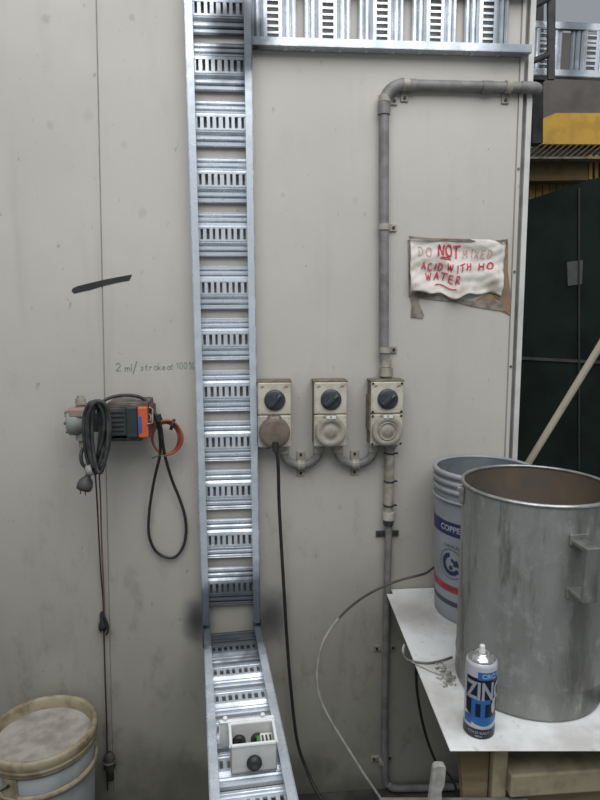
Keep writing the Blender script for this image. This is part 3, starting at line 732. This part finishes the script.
# suction lines dropping to the floor
t = thing('suction_line', 'thin brown tube and dark wire dropping from pump down the wall, weights on it', 'tubing', W(103, 640, -.01))
pts = [W(x, y, -.10 if y < 480 else -.06 if y < 510 else -.03 if y < 550 else -.012) for x, y in ((95,470),(97,500),(99,540),(101,575),(103,600),(104,640),(105.5,690),(107,740),(107.5,790))]
MB().tube(pts, .0022, n=7).build('dark_line', M('dark_line_rubber', (.035,.028,.022), (.02,.018,.016), .6), t)
pts = [W(x, y, -.10 if y < 480 else -.06 if y < 510 else -.03 if y < 550 else -.014) for x, y in ((99,470),(100.5,500),(101.5,540),(103,575),(104,600),(104.5,620))]
MB().tube(pts, .0022, n=7).build('brown_line', M('brown_tube', (.20,.085,.05), (.13,.06,.04), .5), t)
t2 = thing('hanging_plug', 'small black two-pin plug hanging low on the brown line against the wall', 'plug', W(101, 636, -.012))
m_ = MB(); m_.lathe(W(102,612,-.014), [(.004,0),(.007,-.006),(.008,-.028),(.012,-.040),(.013,-.052),(.0001,-.054)], 14); m_.build('plug_body', M_BLACK, t2)
for dx in (-.007, .005): 
    p = W(102,612,-.014) + V(dx,0,-.052); MB().box(p, (.004,.004,.022), bev=.001).build('plug_pin', M_BLACK, t2)
m_ = MB(); m_.tube([W(104,616,-.02), W(108,626,-.022), W(107,634,-.02), W(103,634,-.018)], .003, n=7); m_.build('cable_stub', M_BLACK, t2)
t2 = thing('foot_valve', 'grimy foot valve lump near the floor at the end of the brown line', 'valve', W(109, 790, -.03))
p = W(109, 752, -.03); MB().lathe(p, [(.003,0),(.012,-.006),(.017,-.02),(.017,-.05),(.011,-.058),(.011,-.09),(.0001,-.092)], 16).build('valve_body', M('grimy_plastic', (.06,.056,.045), (.03,.029,.025), .8, scale=60), t2)
MB().lathe(p+V(0,0,-.03), [(.0165,-.004),(.020,-.003),(.020,.003),(.0165,.004)], 16).build('valve_ring', M('grimy_ring', (.12,.11,.085), (.06,.055,.045), .8), t2)

# ============================================================ JUNCTION BOX ON THE LOW LADDER
jc = DEP(253.5, 765, 1.235)
# stand on the ladder: project on its rung plane
n_ = HW; top0 = kb2 - V(0,0,.042) + HW*(.005+.018)
dr = ray(253.5, 765); jc = CAM + dr*((top0-CAM).dot(n_)/dr.dot(n_))
t = thing('junction_box', 'open white junction box with black glands sitting on the low cable ladder', 'junction box', (0,0,0))
rz = Matrix.Rotation(R(-1), 3, HW)
mm = (Matrix((rz @ -HV, rz @ -HU, HW)).transposed()).to_4x4()   # x right, y away, z up off the ladder
if (rz @ -HV).x < 0: mm = (Matrix((rz @ HV, rz @ -HU, HW)).transposed()).to_4x4()
jc = jc - HU*.012 ; mm.translation = jc + HW*.001; t.matrix_world = mm
bw, bl, bh, th = .094, .070, .063, .0035
def lb(name, fn, mat, par=None): m_ = MB(); fn(m_); return m_.build(name, mat, par or t, local=True)
M_JB = M('white_grey_box', (.58,.58,.56), (.50,.50,.48), .45, scale=20); M_JBW = M('white_box_rim', (.86,.86,.84), (.78,.78,.76), .4)
def shell(m_):
    m_.box((0,0,th/2+.001), (bw,bl,th)); 
    m_.box((0,-bl/2+th/2,bh/2), (bw,th,bh), bev=.001); m_.box((0,bl/2-th/2,bh/2), (bw,th,bh), bev=.001)
    m_.box((-bw/2+th/2,0,bh/2), (th,bl,bh), bev=.001); m_.box((bw/2-th/2,0,bh/2), (th,bl,bh), bev=.001)
lb('box_shell', shell, M_JB)
def rim(m_):
    for s in (-1,1): m_.box((0, s*(bl/2-.001), bh), (bw+.006,.006,.006), bev=.0015); m_.box((s*(bw/2-.001), 0, bh), (.006,bl+.004,.006), bev=.0015)
lb('rim', rim, M_JBW)
def lid(m_):
    tl_ = Matrix.Rotation(R(10), 3, 'X'); c_ = V(-.010, .048, .034)
    m_.box(c_, (bw+.024, .005, .070), tl_, bev=.0015)
    m_.box(c_ + tl_ @ V(0,-.003,.033), (bw+.024,.006,.004), tl_, bev=.001); m_.box(c_ + tl_ @ V(-bw/2-.010,-.003,0), (.004,.006,.070), tl_, bev=.001)
    for x in (-.045,.035): m_.cyl(c_ + tl_ @ V(x,0,.030), c_ + tl_ @ V(x,0,.042), .0045, n=12)
lb('lid', lid, M_JBW)
lg = lb('gland', lambda m_: m_.lathe((.000,-bl/2,.026), [(.0001,.016),(.009,.016),(.0125,.014),(.014,.010),(.0155,.009),(.0155,.003),(.014,0)], 24, (0,-1,0)), M_BLACK)
lb('gland_opening', lambda m_: m_.cyl((0,-bl/2-.016,.026),(0,-bl/2-.017,.026), .005, n=12), M_DKNOB, lg)
for x in (-.027, .012):
    lb('gland_nut', lambda m_: m_.lathe((x, bl/2-th, .026), [(.014,0),(.014,.009),(.011,.011),(.005,.011),(.0045,.005),(.0001,.005)], 22, (0,-1,0)), M_BLACK)
lb('earth_terminal', lambda m_: m_.box((.014,.016,.028), (.009,.020,.022), bev=.001), M('green_terminal', (.08,.24,.06), (.05,.15,.04), .5))
bt = lb('terminal_block', lambda m_: m_.box((.030,.010,.026), (.026,.036,.030), bev=.002), M_WPLAS)
for k in range(3): lb('terminal_screw', lambda m_: m_.box((.022+.008*k,.010,.0415), (.004,.018,.001)), M_DKNOB, bt)

# ============================================================ WHITE BUCKET, LEFT
bx = DEP(42, 726, 1.68); br = .135; bH = .40
dd = ray(42, 726); bx = CAM + dd*((.40-CAM.z)/dd.z); bx.y = min(bx.y, -.158)
t = thing('lidded_bucket', 'old white plastic bucket with yellowed lid ring, on the floor at left', 'bucket', V(bx.x, bx.y, 0))
c = V(bx.x, bx.y, 0)
M_BKT = M('bluish_white_plastic', (.36,.385,.385), (.26,.27,.255), .5, scale=8); M_BKY = M('yellowed_plastic', (.36,.305,.205), (.20,.155,.10), .55, scale=20, stretch=(1,1,1))
MB().lathe(c, [(.0001,0),(.118,0),(.120,.003),(.131,.30),(.133,.365),(.0001,.366)], 56).build('bucket_body', M_BKT, t)
MB().lathe(c, [(.131,.286),(.138,.288),(.1395,.292),(.1395,.298),(.133,.302)], 56).build('reinforcing_ring', M_BKY, t)
MB().lathe(c, [(.132,.352),(.139,.353),(.1415,.358),(.1405,.363),(.143,.366),(.143,.371),(.141,.374),(.143,.377),(.143,.392),(.141,.398),(.136,.400),(.132,.399),(.128,.394),(.1265,.380),(.1255,.364)], 64).build('lid_ring', M_BKY, t)
dust = NT('dusty_lid'); d1 = dust.noise(18, 6); dc = dust.mix(dust.ramp(d1, .35, .65), (.27,.235,.205), (.40,.37,.33)); d2 = dust.noise(4, 3)
dc = dust.mix(dust.ramp(d2, .45, .65), dc, (.20,.165,.13))
MB().lathe(c, [(.1265,.367),(.10,.3665),(.05,.3665),(.0001,.3665)], 56).build('lid_panel', dust.out(dc, .85, 0, d1, .3, .004), t)
# ear and wire bail: the photo shows the ear front-left
ea = math.atan2(CAM.y-c.y, CAM.x-c.x) - R(38)
ev = V(math.cos(ea), math.sin(ea), 0); pe = c + ev*.135
tn = V(-ev.y, ev.x, 0)
rotm = Matrix((tn, ev, V(0,0,1))).transposed()
eo = MB().box(pe + V(0,0,.325), (.042,.006,.052), rotm, bev=.002).build('bail_ear', M_BKY, t)
MB().cyl(pe + V(0,0,.335), pe + ev*.010 + V(0,0,.335), .004, n=10).build('bail_pin', M_STEEL, eo)
ea2 = ea + PI; ev2 = -ev
pts = [pe + ev*.008 + V(0,0,.335)]
for k in range(1, 9):
    a_ = ea - PI*k/8; rr = .143 + .008*math.sin(PI*k/8)
    pts.append(c + V(math.cos(a_), math.sin(a_), 0)*rr + V(0,0,.335-.11*math.sin(PI*k/8)))
MB().tube(pts, .0018, n=6).build('wire_bail', M_STEEL, t)

# ============================================================ WORK TABLE
ZT_ = .677
tl = W(385, 588, -.006); tl = Hz(385, 589, ZT_); tl.y = min(tl.y, -.004)
fl_ = Hz(450, 750, ZT_)
fr_ = Hz(600, 750, ZT_); dirx = (fr_-fl_).normalized(); fr_ = fl_ + dirx*.85
bk = V(fr_.x, tl.y, ZT_)
t = thing('work_table', 'work table with grimy white sheet top on rough timber frame', 'table', V((fl_.x+fr_.x)/2, -.35, 0))
tt = NT('grimy_white_sheet'); a1 = tt.noise(7, 6, pos=True); a2 = tt.noise(40, 4, pos=True)
tc = tt.mix(tt.ramp(a1, .42, .68), (.80,.805,.80), (.56,.545,.52)); tc = tt.mix(tt.ramp(a2, .58, .78, 0, .45), tc, (.30,.28,.25))
bl2 = tt.blob(Hz(415, 612, ZT_), .13, .9, (1,.8,1), .5, 9); tc = tt.mix(tt.math('MULTIPLY', bl2, .6), tc, (.27,.23,.20))
rs = tt.blob(Hz(447, 668, ZT_), .05, .9, (1,1,1), .5, 30); tc = tt.mix(tt.math('MULTIPLY', rs, .5), tc, (.25,.24,.21))
M_TT = tt.out(tc, .42, 0, a2, .12)
m_ = MB(); dz_ = V(0,0,-.004); nx_ = xb_ + .0145
m_.prism([V(tl.x-.002, -.033, ZT_) + dz_, fl_ + dz_, fr_ + dz_, bk + dz_, V(nx_, tl.y, ZT_) + dz_, V(nx_, -.033, ZT_) + dz_], (0,0,.004)); print('notch', tl.x, nx_); to = m_.build('table_top', M_TT, t)
to.modifiers.new('b', 'BEVEL').width = .0012
M_WOOD = M('rough_timber', (.27,.215,.125), (.16,.12,.065), .8, scale=14, stretch=(.25,1,1)); M_WOODD = M('dark_timber', (.10,.075,.045), (.06,.045,.028), .85, scale=14)
M_WOODP = M('pale_timber', (.36,.31,.20), (.25,.21,.14), .8, scale=20)
yf = fl_.y + .02
def tpost(px0, px1, ytop, yb, z0, z1, mat, name='leg', dpt=.045):
    a_ = W(px0, 770, yb); b_ = W(px1, 770, yb)
    return MB().box(((a_.x+b_.x)/2, yb+dpt/2, (z0+z1)/2), (abs(b_.x-a_.x), dpt, z1-z0), bev=.004).build(name, mat, t)
# board under the sheet, leg, apron beams
tpost(493, 508, 752, yf+.015, 0, ZT_-.022, M_WOODP, dpt=.05)
a_ = W(494, 770, yf+.05)
lx0, lx1 = W(500,770,yf+.05).x, fr_.x-.05
MB().box(((lx0+lx1)/2, yf+.065, ZT_-.035), (lx1-lx0, .04, .05), bev=.003).build('front_apron', M_WOODD, t)
MB().box(((lx0+lx1)/2, yf+.035, ZT_-.105), (lx1-lx0, .075, .05), bev=.004).build('front_beam', M_WOODP, t)
MB().box(((lx0+lx1)/2, yf+.05, ZT_-.215), (lx1-lx0, .03, .14), bev=.004).build('front_board', M_WOOD, t)
# side board runs back from the front leg
sx = tl.x + .13
MB().box(((fl_.x+.16), (yf+.12+tl.y)/2, ZT_-.07), (.03, tl.y-yf-.24, .10), bev=.003).build('side_board', M_WOOD, t)
m_ = MB(); m_.prism([V(fl_.x+.035, yf+.03, ZT_-.006), V(fl_.x+.10, yf+.03, ZT_-.006), V(fl_.x+.10, yf+.03, ZT_-.40), V(fl_.x+.075, yf+.03, ZT_-.40)], (0,.02,0)); m_.build('corner_brace', M_WOOD, t)
for (x, y) in ((fr_.x-.06, yf+.04), (fl_.x+.34, tl.y-.10), (fr_.x-.06, tl.y-.06)):
    MB().box((x, y, (ZT_-.022)/2), (.045,.045,ZT_-.022), bev=.003).build('leg', M_WOOD, t)
MB().box(((fl_.x+fr_.x)/2+.10, tl.y-.10, ZT_-.045), (fr_.x-fl_.x-.35,.03,.08), bev=.003).build('rear_apron', M_WOODD, t)
MB().box(((fl_.x+fr_.x)/2+.05, (yf+tl.y)/2, ZT_-.013), (fr_.x-fl_.x-.16, tl.y-yf-.10, .016), bev=.002).build('under_board', M_WOODD, t)

# ============================================================ GALVANISED DRUM
fh = V(math.sin(YAW), math.cos(YAW), 0); rh = V(math.cos(YAW), -math.sin(YAW), 0)
def G0(D, lat, z): return V(CAM.x, CAM.y, 0) + fh*D + rh*lat + V(0,0,z)
pc = G0(1.315, .519, ZT_+.0005); pr_ = .158; ph = .463
t = thing('steel_drum', 'large open galvanised steel drum with side handle, standing on the table', 'drum', pc)
dm = NT('weathered_galvanised'); n1 = dm.noise(5, 6, (1,1,.35)); n2 = dm.noise(38, 6, (1,1,.6), .7); n3 = dm.noise(18, 7, (1,1,.22), .7)
dc = dm.mix(dm.ramp(n1, .35, .65), (.35,.355,.33), (.20,.202,.185)); dc = dm.mix(dm.ramp(n2, .5, .72, 0, .55), dc, (.47,.475,.45)); dc = dm.mix(dm.ramp(n3, .50, .66, 0, .75), dc, (.13,.125,.11))
M_DRUM = dm.out(dc, .48, .55, n2, .18, .002)
di = NT('brown_drum_inside'); n1 = di.noise(9, 6); dc = di.mix(di.ramp(n1, .35, .65), (.17,.125,.085), (.115,.10,.085)); M_DIN = di.out(dc, .65, .3, n1, .2)
M_DRIM = M('bright_rim', (.40,.40,.38), (.28,.28,.26), .35, .75, scale=30)
MB().lathe(pc, [(.0001,.004),(.142,.004),(.149,0),(.156,.002),(pr_,.010),(pr_,.058),(pr_+.0012,.061),(pr_+.0012,.064),(pr_,.067),(pr_,ph-.004)], 96).build('drum_shell', M_DRUM, t)
MB().lathe(pc, [(.0001,.008),(pr_-.003,.008),(pr_-.003,ph-.004)], 96).build('drum_lining', M_DIN, t)
rp = [(pr_-.0005+.0042*math.cos(R(a)), ph-.003+.0042*math.sin(R(a))) for a in range(0, 361, 45)]
MB().lathe(pc, rp, 96).build('rolled_rim', M_DRIM, t)
# welded side handle
ca = math.atan2(CAM.y-pc.y, CAM.x-pc.x)
def radial(ang): a_ = ca + ang; return V(math.cos(a_), math.sin(a_), 0)
hv = radial(R(31)); ht = V(-hv.y, hv.x, 0); rm = Matrix((ht, hv, V(0,0,1))).transposed()
hz0, hz1 = pc.z+.284, pc.z+.394
ho = MB().box(pc + hv*(pr_+.044) + V(0,0,(hz0+hz1)/2-pc.z), (.030,.009,hz1-hz0), rm, bev=.002)
ho.box(pc + hv*(pr_+.021) + V(0,0,hz1-pc.z-.0045), (.030,.046,.009), rm, bev=.002); ho.box(pc + hv*(pr_+.021) + V(0,0,hz0-pc.z+.0045), (.030,.046,.009), rm, bev=.002)
h_ = ho.build('handle', M_DRUM, t)
for z in (hz0, hz1): MB().box(pc + hv*(pr_+.0015) + V(0,0,z-pc.z), (.040,.004,.022), rm, bev=.0015).build('weld_plate', M_DRUM, h_)
# opposite small lug at the left of the rim, vertical seam
lv = radial(R(-72)); lt = V(-lv.y, lv.x, 0); rm = Matrix((lt, lv, V(0,0,1))).transposed()
lo = MB().box(pc + lv*(pr_+.004) + V(0,0,ph-.030), (.022,.008,.038), rm, bev=.002); lo.box(pc + lv*(pr_+.010) + V(0,0,ph-.016), (.012,.010,.010), rm, bev=.002)
lo.build('rim_lug', M_DRIM, t)
sv = radial(R(-52)); st = V(-sv.y, sv.x, 0); rm = Matrix((st, sv, V(0,0,1))).transposed()
MB().box(pc + sv*(pr_+.0002) + V(0,0,ph/2), (.012,.003,ph-.03), rm, bev=.0012).build('weld_seam', M_DRUM, t)

# ============================================================ NESTED PAILS
pl = G0(1.66, .503, ZT_+.0005); pl.y = min(pl.y, -.146)
def Rr(z, h=.37): return .121 + (.133-.121)*z/h
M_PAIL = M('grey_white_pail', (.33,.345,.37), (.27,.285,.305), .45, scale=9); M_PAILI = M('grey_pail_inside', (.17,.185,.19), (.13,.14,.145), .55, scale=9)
M_NAVY = M('navy_print', (.022,.032,.10), (.03,.04,.11), .5); M_REDP = M('red_print', (.42,.055,.06), (.36,.05,.055), .5); M_NAVYG = M('dark_slate_print', (.05,.075,.10), (.04,.06,.08), .5); M_PALEP = M('pale_print', (.45,.47,.50), None, .5)
def pail(dz, first, label):
    H = .37; o_ = pl + V(0,0,dz)
    t = thing('plastic_pail', label, 'pail', o_, 'nested grey pails on the table')
    rin = .0025
    k = 1.0
    m_ = MB()
    if first: prof = [(.0001,0),(.118,0),(.121,.003)]+[(Rr(z), z) for z in (.05,.1,.15,.2,.25,.29)]
    else: prof = [(.0001,0.004),(.1145,.004)]+[(Rr(z)-.0055, z) for z in (.10,.2,.29)]
    m_.lathe(o_, prof + [(Rr(.29)-.0,.292),(Rr(.30),.35),(.131,H)], 64); m_.build('pail_body', M_PAIL, t)
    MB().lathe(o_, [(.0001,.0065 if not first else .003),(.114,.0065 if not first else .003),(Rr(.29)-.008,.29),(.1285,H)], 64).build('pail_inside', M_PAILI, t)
    MB().lathe(o_, [(.1315,H-.012),(.136,H-.013),(.138,H-.009),(.1385,H-.004),(.136,H),(.1285,H+.001),(.127,H-.004)], 72).build('rim', M_PAIL, t)
    if first:
        MB().lathe(o_, [(.1325,H-.036),(.1365,H-.036),(.138,H-.033),(.1365,H-.030),(.1325,H-.029)], 72).build('stacking_ring', M_PAIL, t)
    return t, o_
p1, po_ = pail(0, True, 'lowest pail of the nested stack, printed with navy and red bands')
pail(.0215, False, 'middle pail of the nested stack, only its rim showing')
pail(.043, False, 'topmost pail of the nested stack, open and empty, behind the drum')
pa = math.atan2(CAM.y-pl.y, CAM.x-pl.x)
def onpail(ang, z, off=.0006):  # ang measured around, 0 facing the camera
    a_ = pa + ang; return po_ + V(math.cos(a_), math.sin(a_), 0)*(Rr(z)+off) + V(0,0,z)
def band(z0, z1, mat, name, off=.0008, a0=-130, a1=130):
    n = 60; m_ = MB(); vs = [onpail(R(a0+(a1-a0)*i/n), z, off) for z in (z0, z1) for i in range(n+1)]
    m_.add(vs, [(i, i+1, n+2+i, n+1+i) for i in range(n)], True); return m_.build(name, mat, p1)
band(.243, .281, M_NAVY, 'navy_band'); band(.084, .104, M_REDP, 'red_band'); band(.046, .060, M_NAVYG, 'slate_band')
def wraptext(body, size, ac, zc, fn, mat, name, par, rad, offset=0.0, cell=.006, shear=0):
    vs, fs = text2d(body, size, offset, cell)
    m_ = MB(); m_.add([fn(ac + (x+shear*y)/rad, zc + y) for x, y in vs], fs); return m_.build(name, mat, par)
op = lambda a_, z: onpail(a_, z, .0014)
wraptext('COPPER', .022, R(-36), .262, op, M_PALEP, 'band_lettering', p1, .13, .0006)
wraptext('CHEMICALS', .011, R(-35), .214, op, M_NAVYG, 'small_lettering', p1, .13)
wraptext('PRODUCT', .012, R(-38), .094, op, M_NAVY, 'red_band_lettering', p1, .13)
# round emblem: open ring with a swirl
m_ = MB()
def pring(m_, r0, r1, a0, a1, cz=.165, ca_=R(-36), n=28):
    vs = []
    for i in range(n+1):
        a_ = R(a0+(a1-a0)*i/n)
        for rr in (r0, r1): vs.append(op(ca_ + rr*math.cos(a_)/.13, cz + rr*math.sin(a_)))
    m_.add(vs, [(2*i, 2*i+1, 2*i+3, 2*i+2) for i in range(n)])
pring(m_, .020, .031, 100, 330); pring(m_, .008, .016, -20, 90); pring(m_, .016, .024, -10, 40); pring(m_, .0, .006, 0, 360, .155)
m_.build('round_emblem', M_NAVY, p1)
m_ = MB(); pring(m_, .040, .0415, 0, 360, n=40); m_.build('emblem_outline', M_NAVYG, p1)

# ============================================================ SPRAY CAN
sc = Hz(478.5, 729.5, ZT_); sc = G0((sc-CAM).dot(fh), (sc-CAM).dot(rh), ZT_+.0005)
r_ = .0310
t = thing('aerosol_can', 'blue and silver aerosol spray can without cap, on the table before the drum', 'spray can', sc)
M_CAN = M('silver_white_can', (.56,.55,.60), (.50,.49,.55), .32, .25, scale=10)
M_CAND = M('dark_navy_print', (.010,.015,.032), None, .35); M_CANB = M('bright_blue_print', (.03,.14,.40), (.025,.12,.34), .35); M_CANG = M('silver_print', (.44,.45,.48), (.36,.38,.41), .35, .2)
MB().lathe(sc, [(.0001,.003),(.027,.003),(.0290,0),(.0310,.003),(.0310,.158),(.0300,.162),(.0265,.166)], 48).build('can_body', M_CAN, t)
MB().lathe(sc, [(.0265,.1635),(.0275,.1645),(.0260,.168),(.0205,.1745),(.0155,.176),(.0155,.179),(.012,.180),(.010,.178),(.0001,.178)], 40).build('dome', M('bright_tin', (.62,.62,.62), None, .22, .85), t)
no = MB().lathe(sc, [(.0065,.178),(.0065,.184),(.0055,.187),(.0055,.192),(.0045,.194),(.0001,.1945)], 20).build('nozzle', M_WPLAS, t)
sa = math.atan2(CAM.y-sc.y, CAM.x-sc.x) + R(24)
def oncan(a_, z, off=.0005): q = sa + a_; return sc + V(math.cos(q), math.sin(q), 0)*(r_+off) + V(0,0,z)
def cband(z0, z1, a0, a1, mat, name, off, taper=None):
    n = 40; m_ = MB(); vs = []
    for row, z in enumerate((z0, z1)):
        for i in range(n+1):
            zz = z
            if taper and row == 0: u = 2*i/n-1; zz = z + taper*u*u
            vs.append(oncan(R(a0+(a1-a0)*i/n), zz, off))
    m_.add(vs, [(i, i+1, n+2+i, n+1+i) for i in range(n)], True); return m_.build(name, mat, t)
cband(.002, .022, -180, 180, M_CAND, 'dark_foot_band', .0004)
cband(.044, .136, -80, 60, M_CAND, 'dark_panel', .0005, taper=.014)
cband(.030, .050, -74, 60, M_CANB, 'blue_swoosh', .0007, taper=.014)
cband(.133, .150, -34, 44, M_CANB, 'blue_title_panel', .0007)
cband(.030, .048, -86, -52, M_CANB, 'blue_corner_patch', .0008)
oc = lambda a_, z: oncan(a_, z, .0013)
wraptext('ZINC', .054, R(-2), .106, oc, M_CANG, 'title_lettering', t, .050, .0016, .003)
wraptext('IT', .050, R(-22), .068, oc, M_CANB, 'subtitle_lettering', t, .036, .0026, .003)
wraptext('CRC', .014, R(5), .1415, oc, M('pale_blue_print', (.30,.50,.62), None, .4), 'maker_lettering', t, .0325, .0004, .003)
wraptext('COLD GALV', .008, R(-24), .015, oc, M_CANG, 'foot_lettering', t, .0325, 0, .003)
wraptext('400ml', .006, R(-24), .007, oc, M_CANG, 'foot_small_lettering', t, .0325, 0, .003)
m_ = MB(); vs = [oncan(R(30+a_), z, .0014) for a_, z in ((-12,.075),(-4,.090),(8,.094),(10,.086),(6,.078),(8,.066),(0,.056),(-8,.062))]; m_.add(vs, [tuple(range(8))]); m_.build('silver_figure', M_CANG, t); t.scale = (.98, .98, .945)

# ============================================================ POLE, CABLES AND SMALL THINGS ON THE TABLE
# pole stands on the floor behind the table, in the opening, leaning up to the right
pa_, pb_ = W(529, 462, .12), W(603, 341, -.02)
dv = (pb_-pa_).normalized(); foot = pa_ - dv*(pa_.z/dv.z - .02); topp = pb_ + dv*.35
tag(center(MB().tube([foot, topp], .0105, n=14, smooth=False).build('wooden_pole', M('bleached_wood', (.50,.44,.34), (.42,.36,.27), .7, scale=12, stretch=(1,1,.2)), None)), 'long pale wooden pole leaning in the opening behind the drum', 'pole')
# hose arching from the pails across the wall
t = thing('thin_hose', 'thin hose arching from the pails down the wall, white with shade painted into its upper end', 'hose', W(330, 700, -.1))
P_ = [W(x, y, d) for x, y, d in ((450,578,-.16),(438,574,-.18),(420,575,-.19),(400,580,-.19),(380,588,-.19),(362,598,-.18),(348,609,-.17),(339,618,-.17))]
P_[0] = pl + V(-.10, .098, .085); P_[1] = pl + V(-.135, .055, .088)
MB().tube(P_, .0034, n=8).build('shaded_length', M('shaded_hose', (.055,.053,.048), (.09,.085,.078), .5, scale=40), t)  # same hose; its shading is put into the colour of this length
P2 = [P_[-1]] + [W(x, y, d) for x, y, d in ((330,630,-.16),(322,645,-.155),(318,662,-.15),(317,680,-.15),(320,698,-.15),(328,716,-.15),(340,736,-.15),(352,755,-.16),(364,774,-.17),(375,790,-.18),(384,804,-.19),(392,822,-.2))]
MB().tube(P2, .0039, n=8).build('white_length', M('white_hose', (.47,.46,.43), (.38,.37,.34), .5, scale=40), t)
t = thing('short_cable_end', 'short grey cable lying over the left edge of the table', 'cable', Hz(430, 662, ZT_))
z_ = ZT_+.004
MB().tube([Hz(452,657,z_), Hz(440,661,z_), Hz(428,663,z_), Hz(417,662,z_), Hz(408,660,z_), Hz(404,656,z_+.001), Hz(402,652,z_+.002)], .0026, n=7).build('grey_cord', M('grey_cord_rubber', (.16,.15,.14), (.11,.10,.095), .5), t)
MB().tube([Hz(403,654,z_+.001), Hz(403,649,z_+.002), Hz(404,645,z_+.003)], .0030, n=8).build('bare_tip', M('tip_grey', (.42,.41,.39), None, .5), t)
MB().tube([Hz(410,661,z_-.001), Hz(424,668,z_-.0015), Hz(438,674,z_-.0015), Hz(446,675,z_-.0015)], .0014, n=6).build('thin_wire', M('pale_wire', (.40,.38,.34), None, .5), t)
# crumbs of zinc residue by the drum
random.seed(11); m_ = MB(); c0_ = Hz(447, 677, ZT_)
for k in range(190):
    a_, r0 = random.uniform(0, 6.28), abs(random.gauss(0, .020)); r0 = min(r0, .045)
    p = c0_ + V(r0*math.cos(a_)*.55, r0*math.sin(a_)*1.25, 0); s_ = random.uniform(.0015,.0045)
    if (V(p.x,p.y,0)-V(pc.x,pc.y,0)).length < pr_+.006: continue
    p.z = ZT_ + s_*.4; m_.box(p, (s_*1.5, s_*1.2, s_), Matrix.Rotation(a_, 3, 'Z'))
o = m_.build('residue_crumbs', M('chalky_residue', (.42,.41,.37), (.16,.155,.13), .9, scale=120), None); tag(center(o), 'pile of chalky grey residue crumbs at the foot of the drum', 'debris'); o['kind'] = 'stuff'
# black angle tool right of the drum
t = thing('black_tool', 'black hinged tool lying on the table at the right of the drum', 'tool', Hz(606, 700, ZT_))
a_, b_, c_ = Hz(598, 668, ZT_+.012), Hz(598, 694, ZT_+.010), Hz(650, 730, ZT_+.010)
a_ = Hz(600, 672, ZT_+.012)
MB().tube([Hz(603,650,ZT_+.035), a_ + V(.006,0,.006)], .013, n=10, smooth=False).build('upper_arm', M_BLACK, t)
MB().tube([a_ + V(.006,0,.003), Hz(614,712,ZT_+.011), Hz(640,740,ZT_+.011)], .010, n=10, smooth=False).build('lower_arm', M_BLACK, t)
# cables under the table
t = thing('under_table_cable', 'black cable hanging from under the table edge down to the floor', 'cable', V(W(418,760).x, -.2, .01))
P3 = [W(x, y, d) for x, y, d in ((416,668,-.30),(417,690,-.28),(421,715,-.26),(428,742,-.25),(438,765,-.25),(455,785,-.26))]
P3[0].z = min(P3[0].z, ZT_-.03)
P3.append(V(P3[-1].x+.06, -.30, .02)); P3.append(V(P3[-1].x+.25, -.34, .008))
MB().tube(P3, .0038, n=8).build('cord', M_BLACK, t)
# trestle at the bottom edge
t = thing('timber_trestle', 'low trestle in front of the table leg with a pale upright peg', 'trestle', V(DEP(437, 800, 1.2).x, DEP(437, 800, 1.2).y, 0))
q = DEP(440, 803, 1.24); rt = rh
MB().box(q + rh*.03 + V(0,0,-.016), (.30,.035,.03), Matrix.Rotation(-YAW, 3, 'Z'), bev=.003).build('cross_rail', M('grey_timber', (.20,.19,.16), (.14,.13,.11), .8, scale=30), t)
m_ = MB(); yq = q.y - .004
m_.prism([W(x, y, yq) for x, y in ((429,806),(431,790),(434,768),(437,765.5),(445,766),(446.5,769),(445,786),(442,793),(442.5,806))], (0,.014,0))
pgo = m_.build('peg', M('pale_peg_wood', (.46,.45,.41), (.30,.29,.26), .6, scale=30), t); bv = pgo.modifiers.new('b', 'BEVEL'); bv.width = .002
for dx in (-.10, .16):
    b_ = q + rh*dx; m_ = MB(); m_.box(V(b_.x, b_.y, (q.z-.03)/2), (.03,.03,q.z-.03), bev=.003); m_.build('leg', M_WOODD, t)
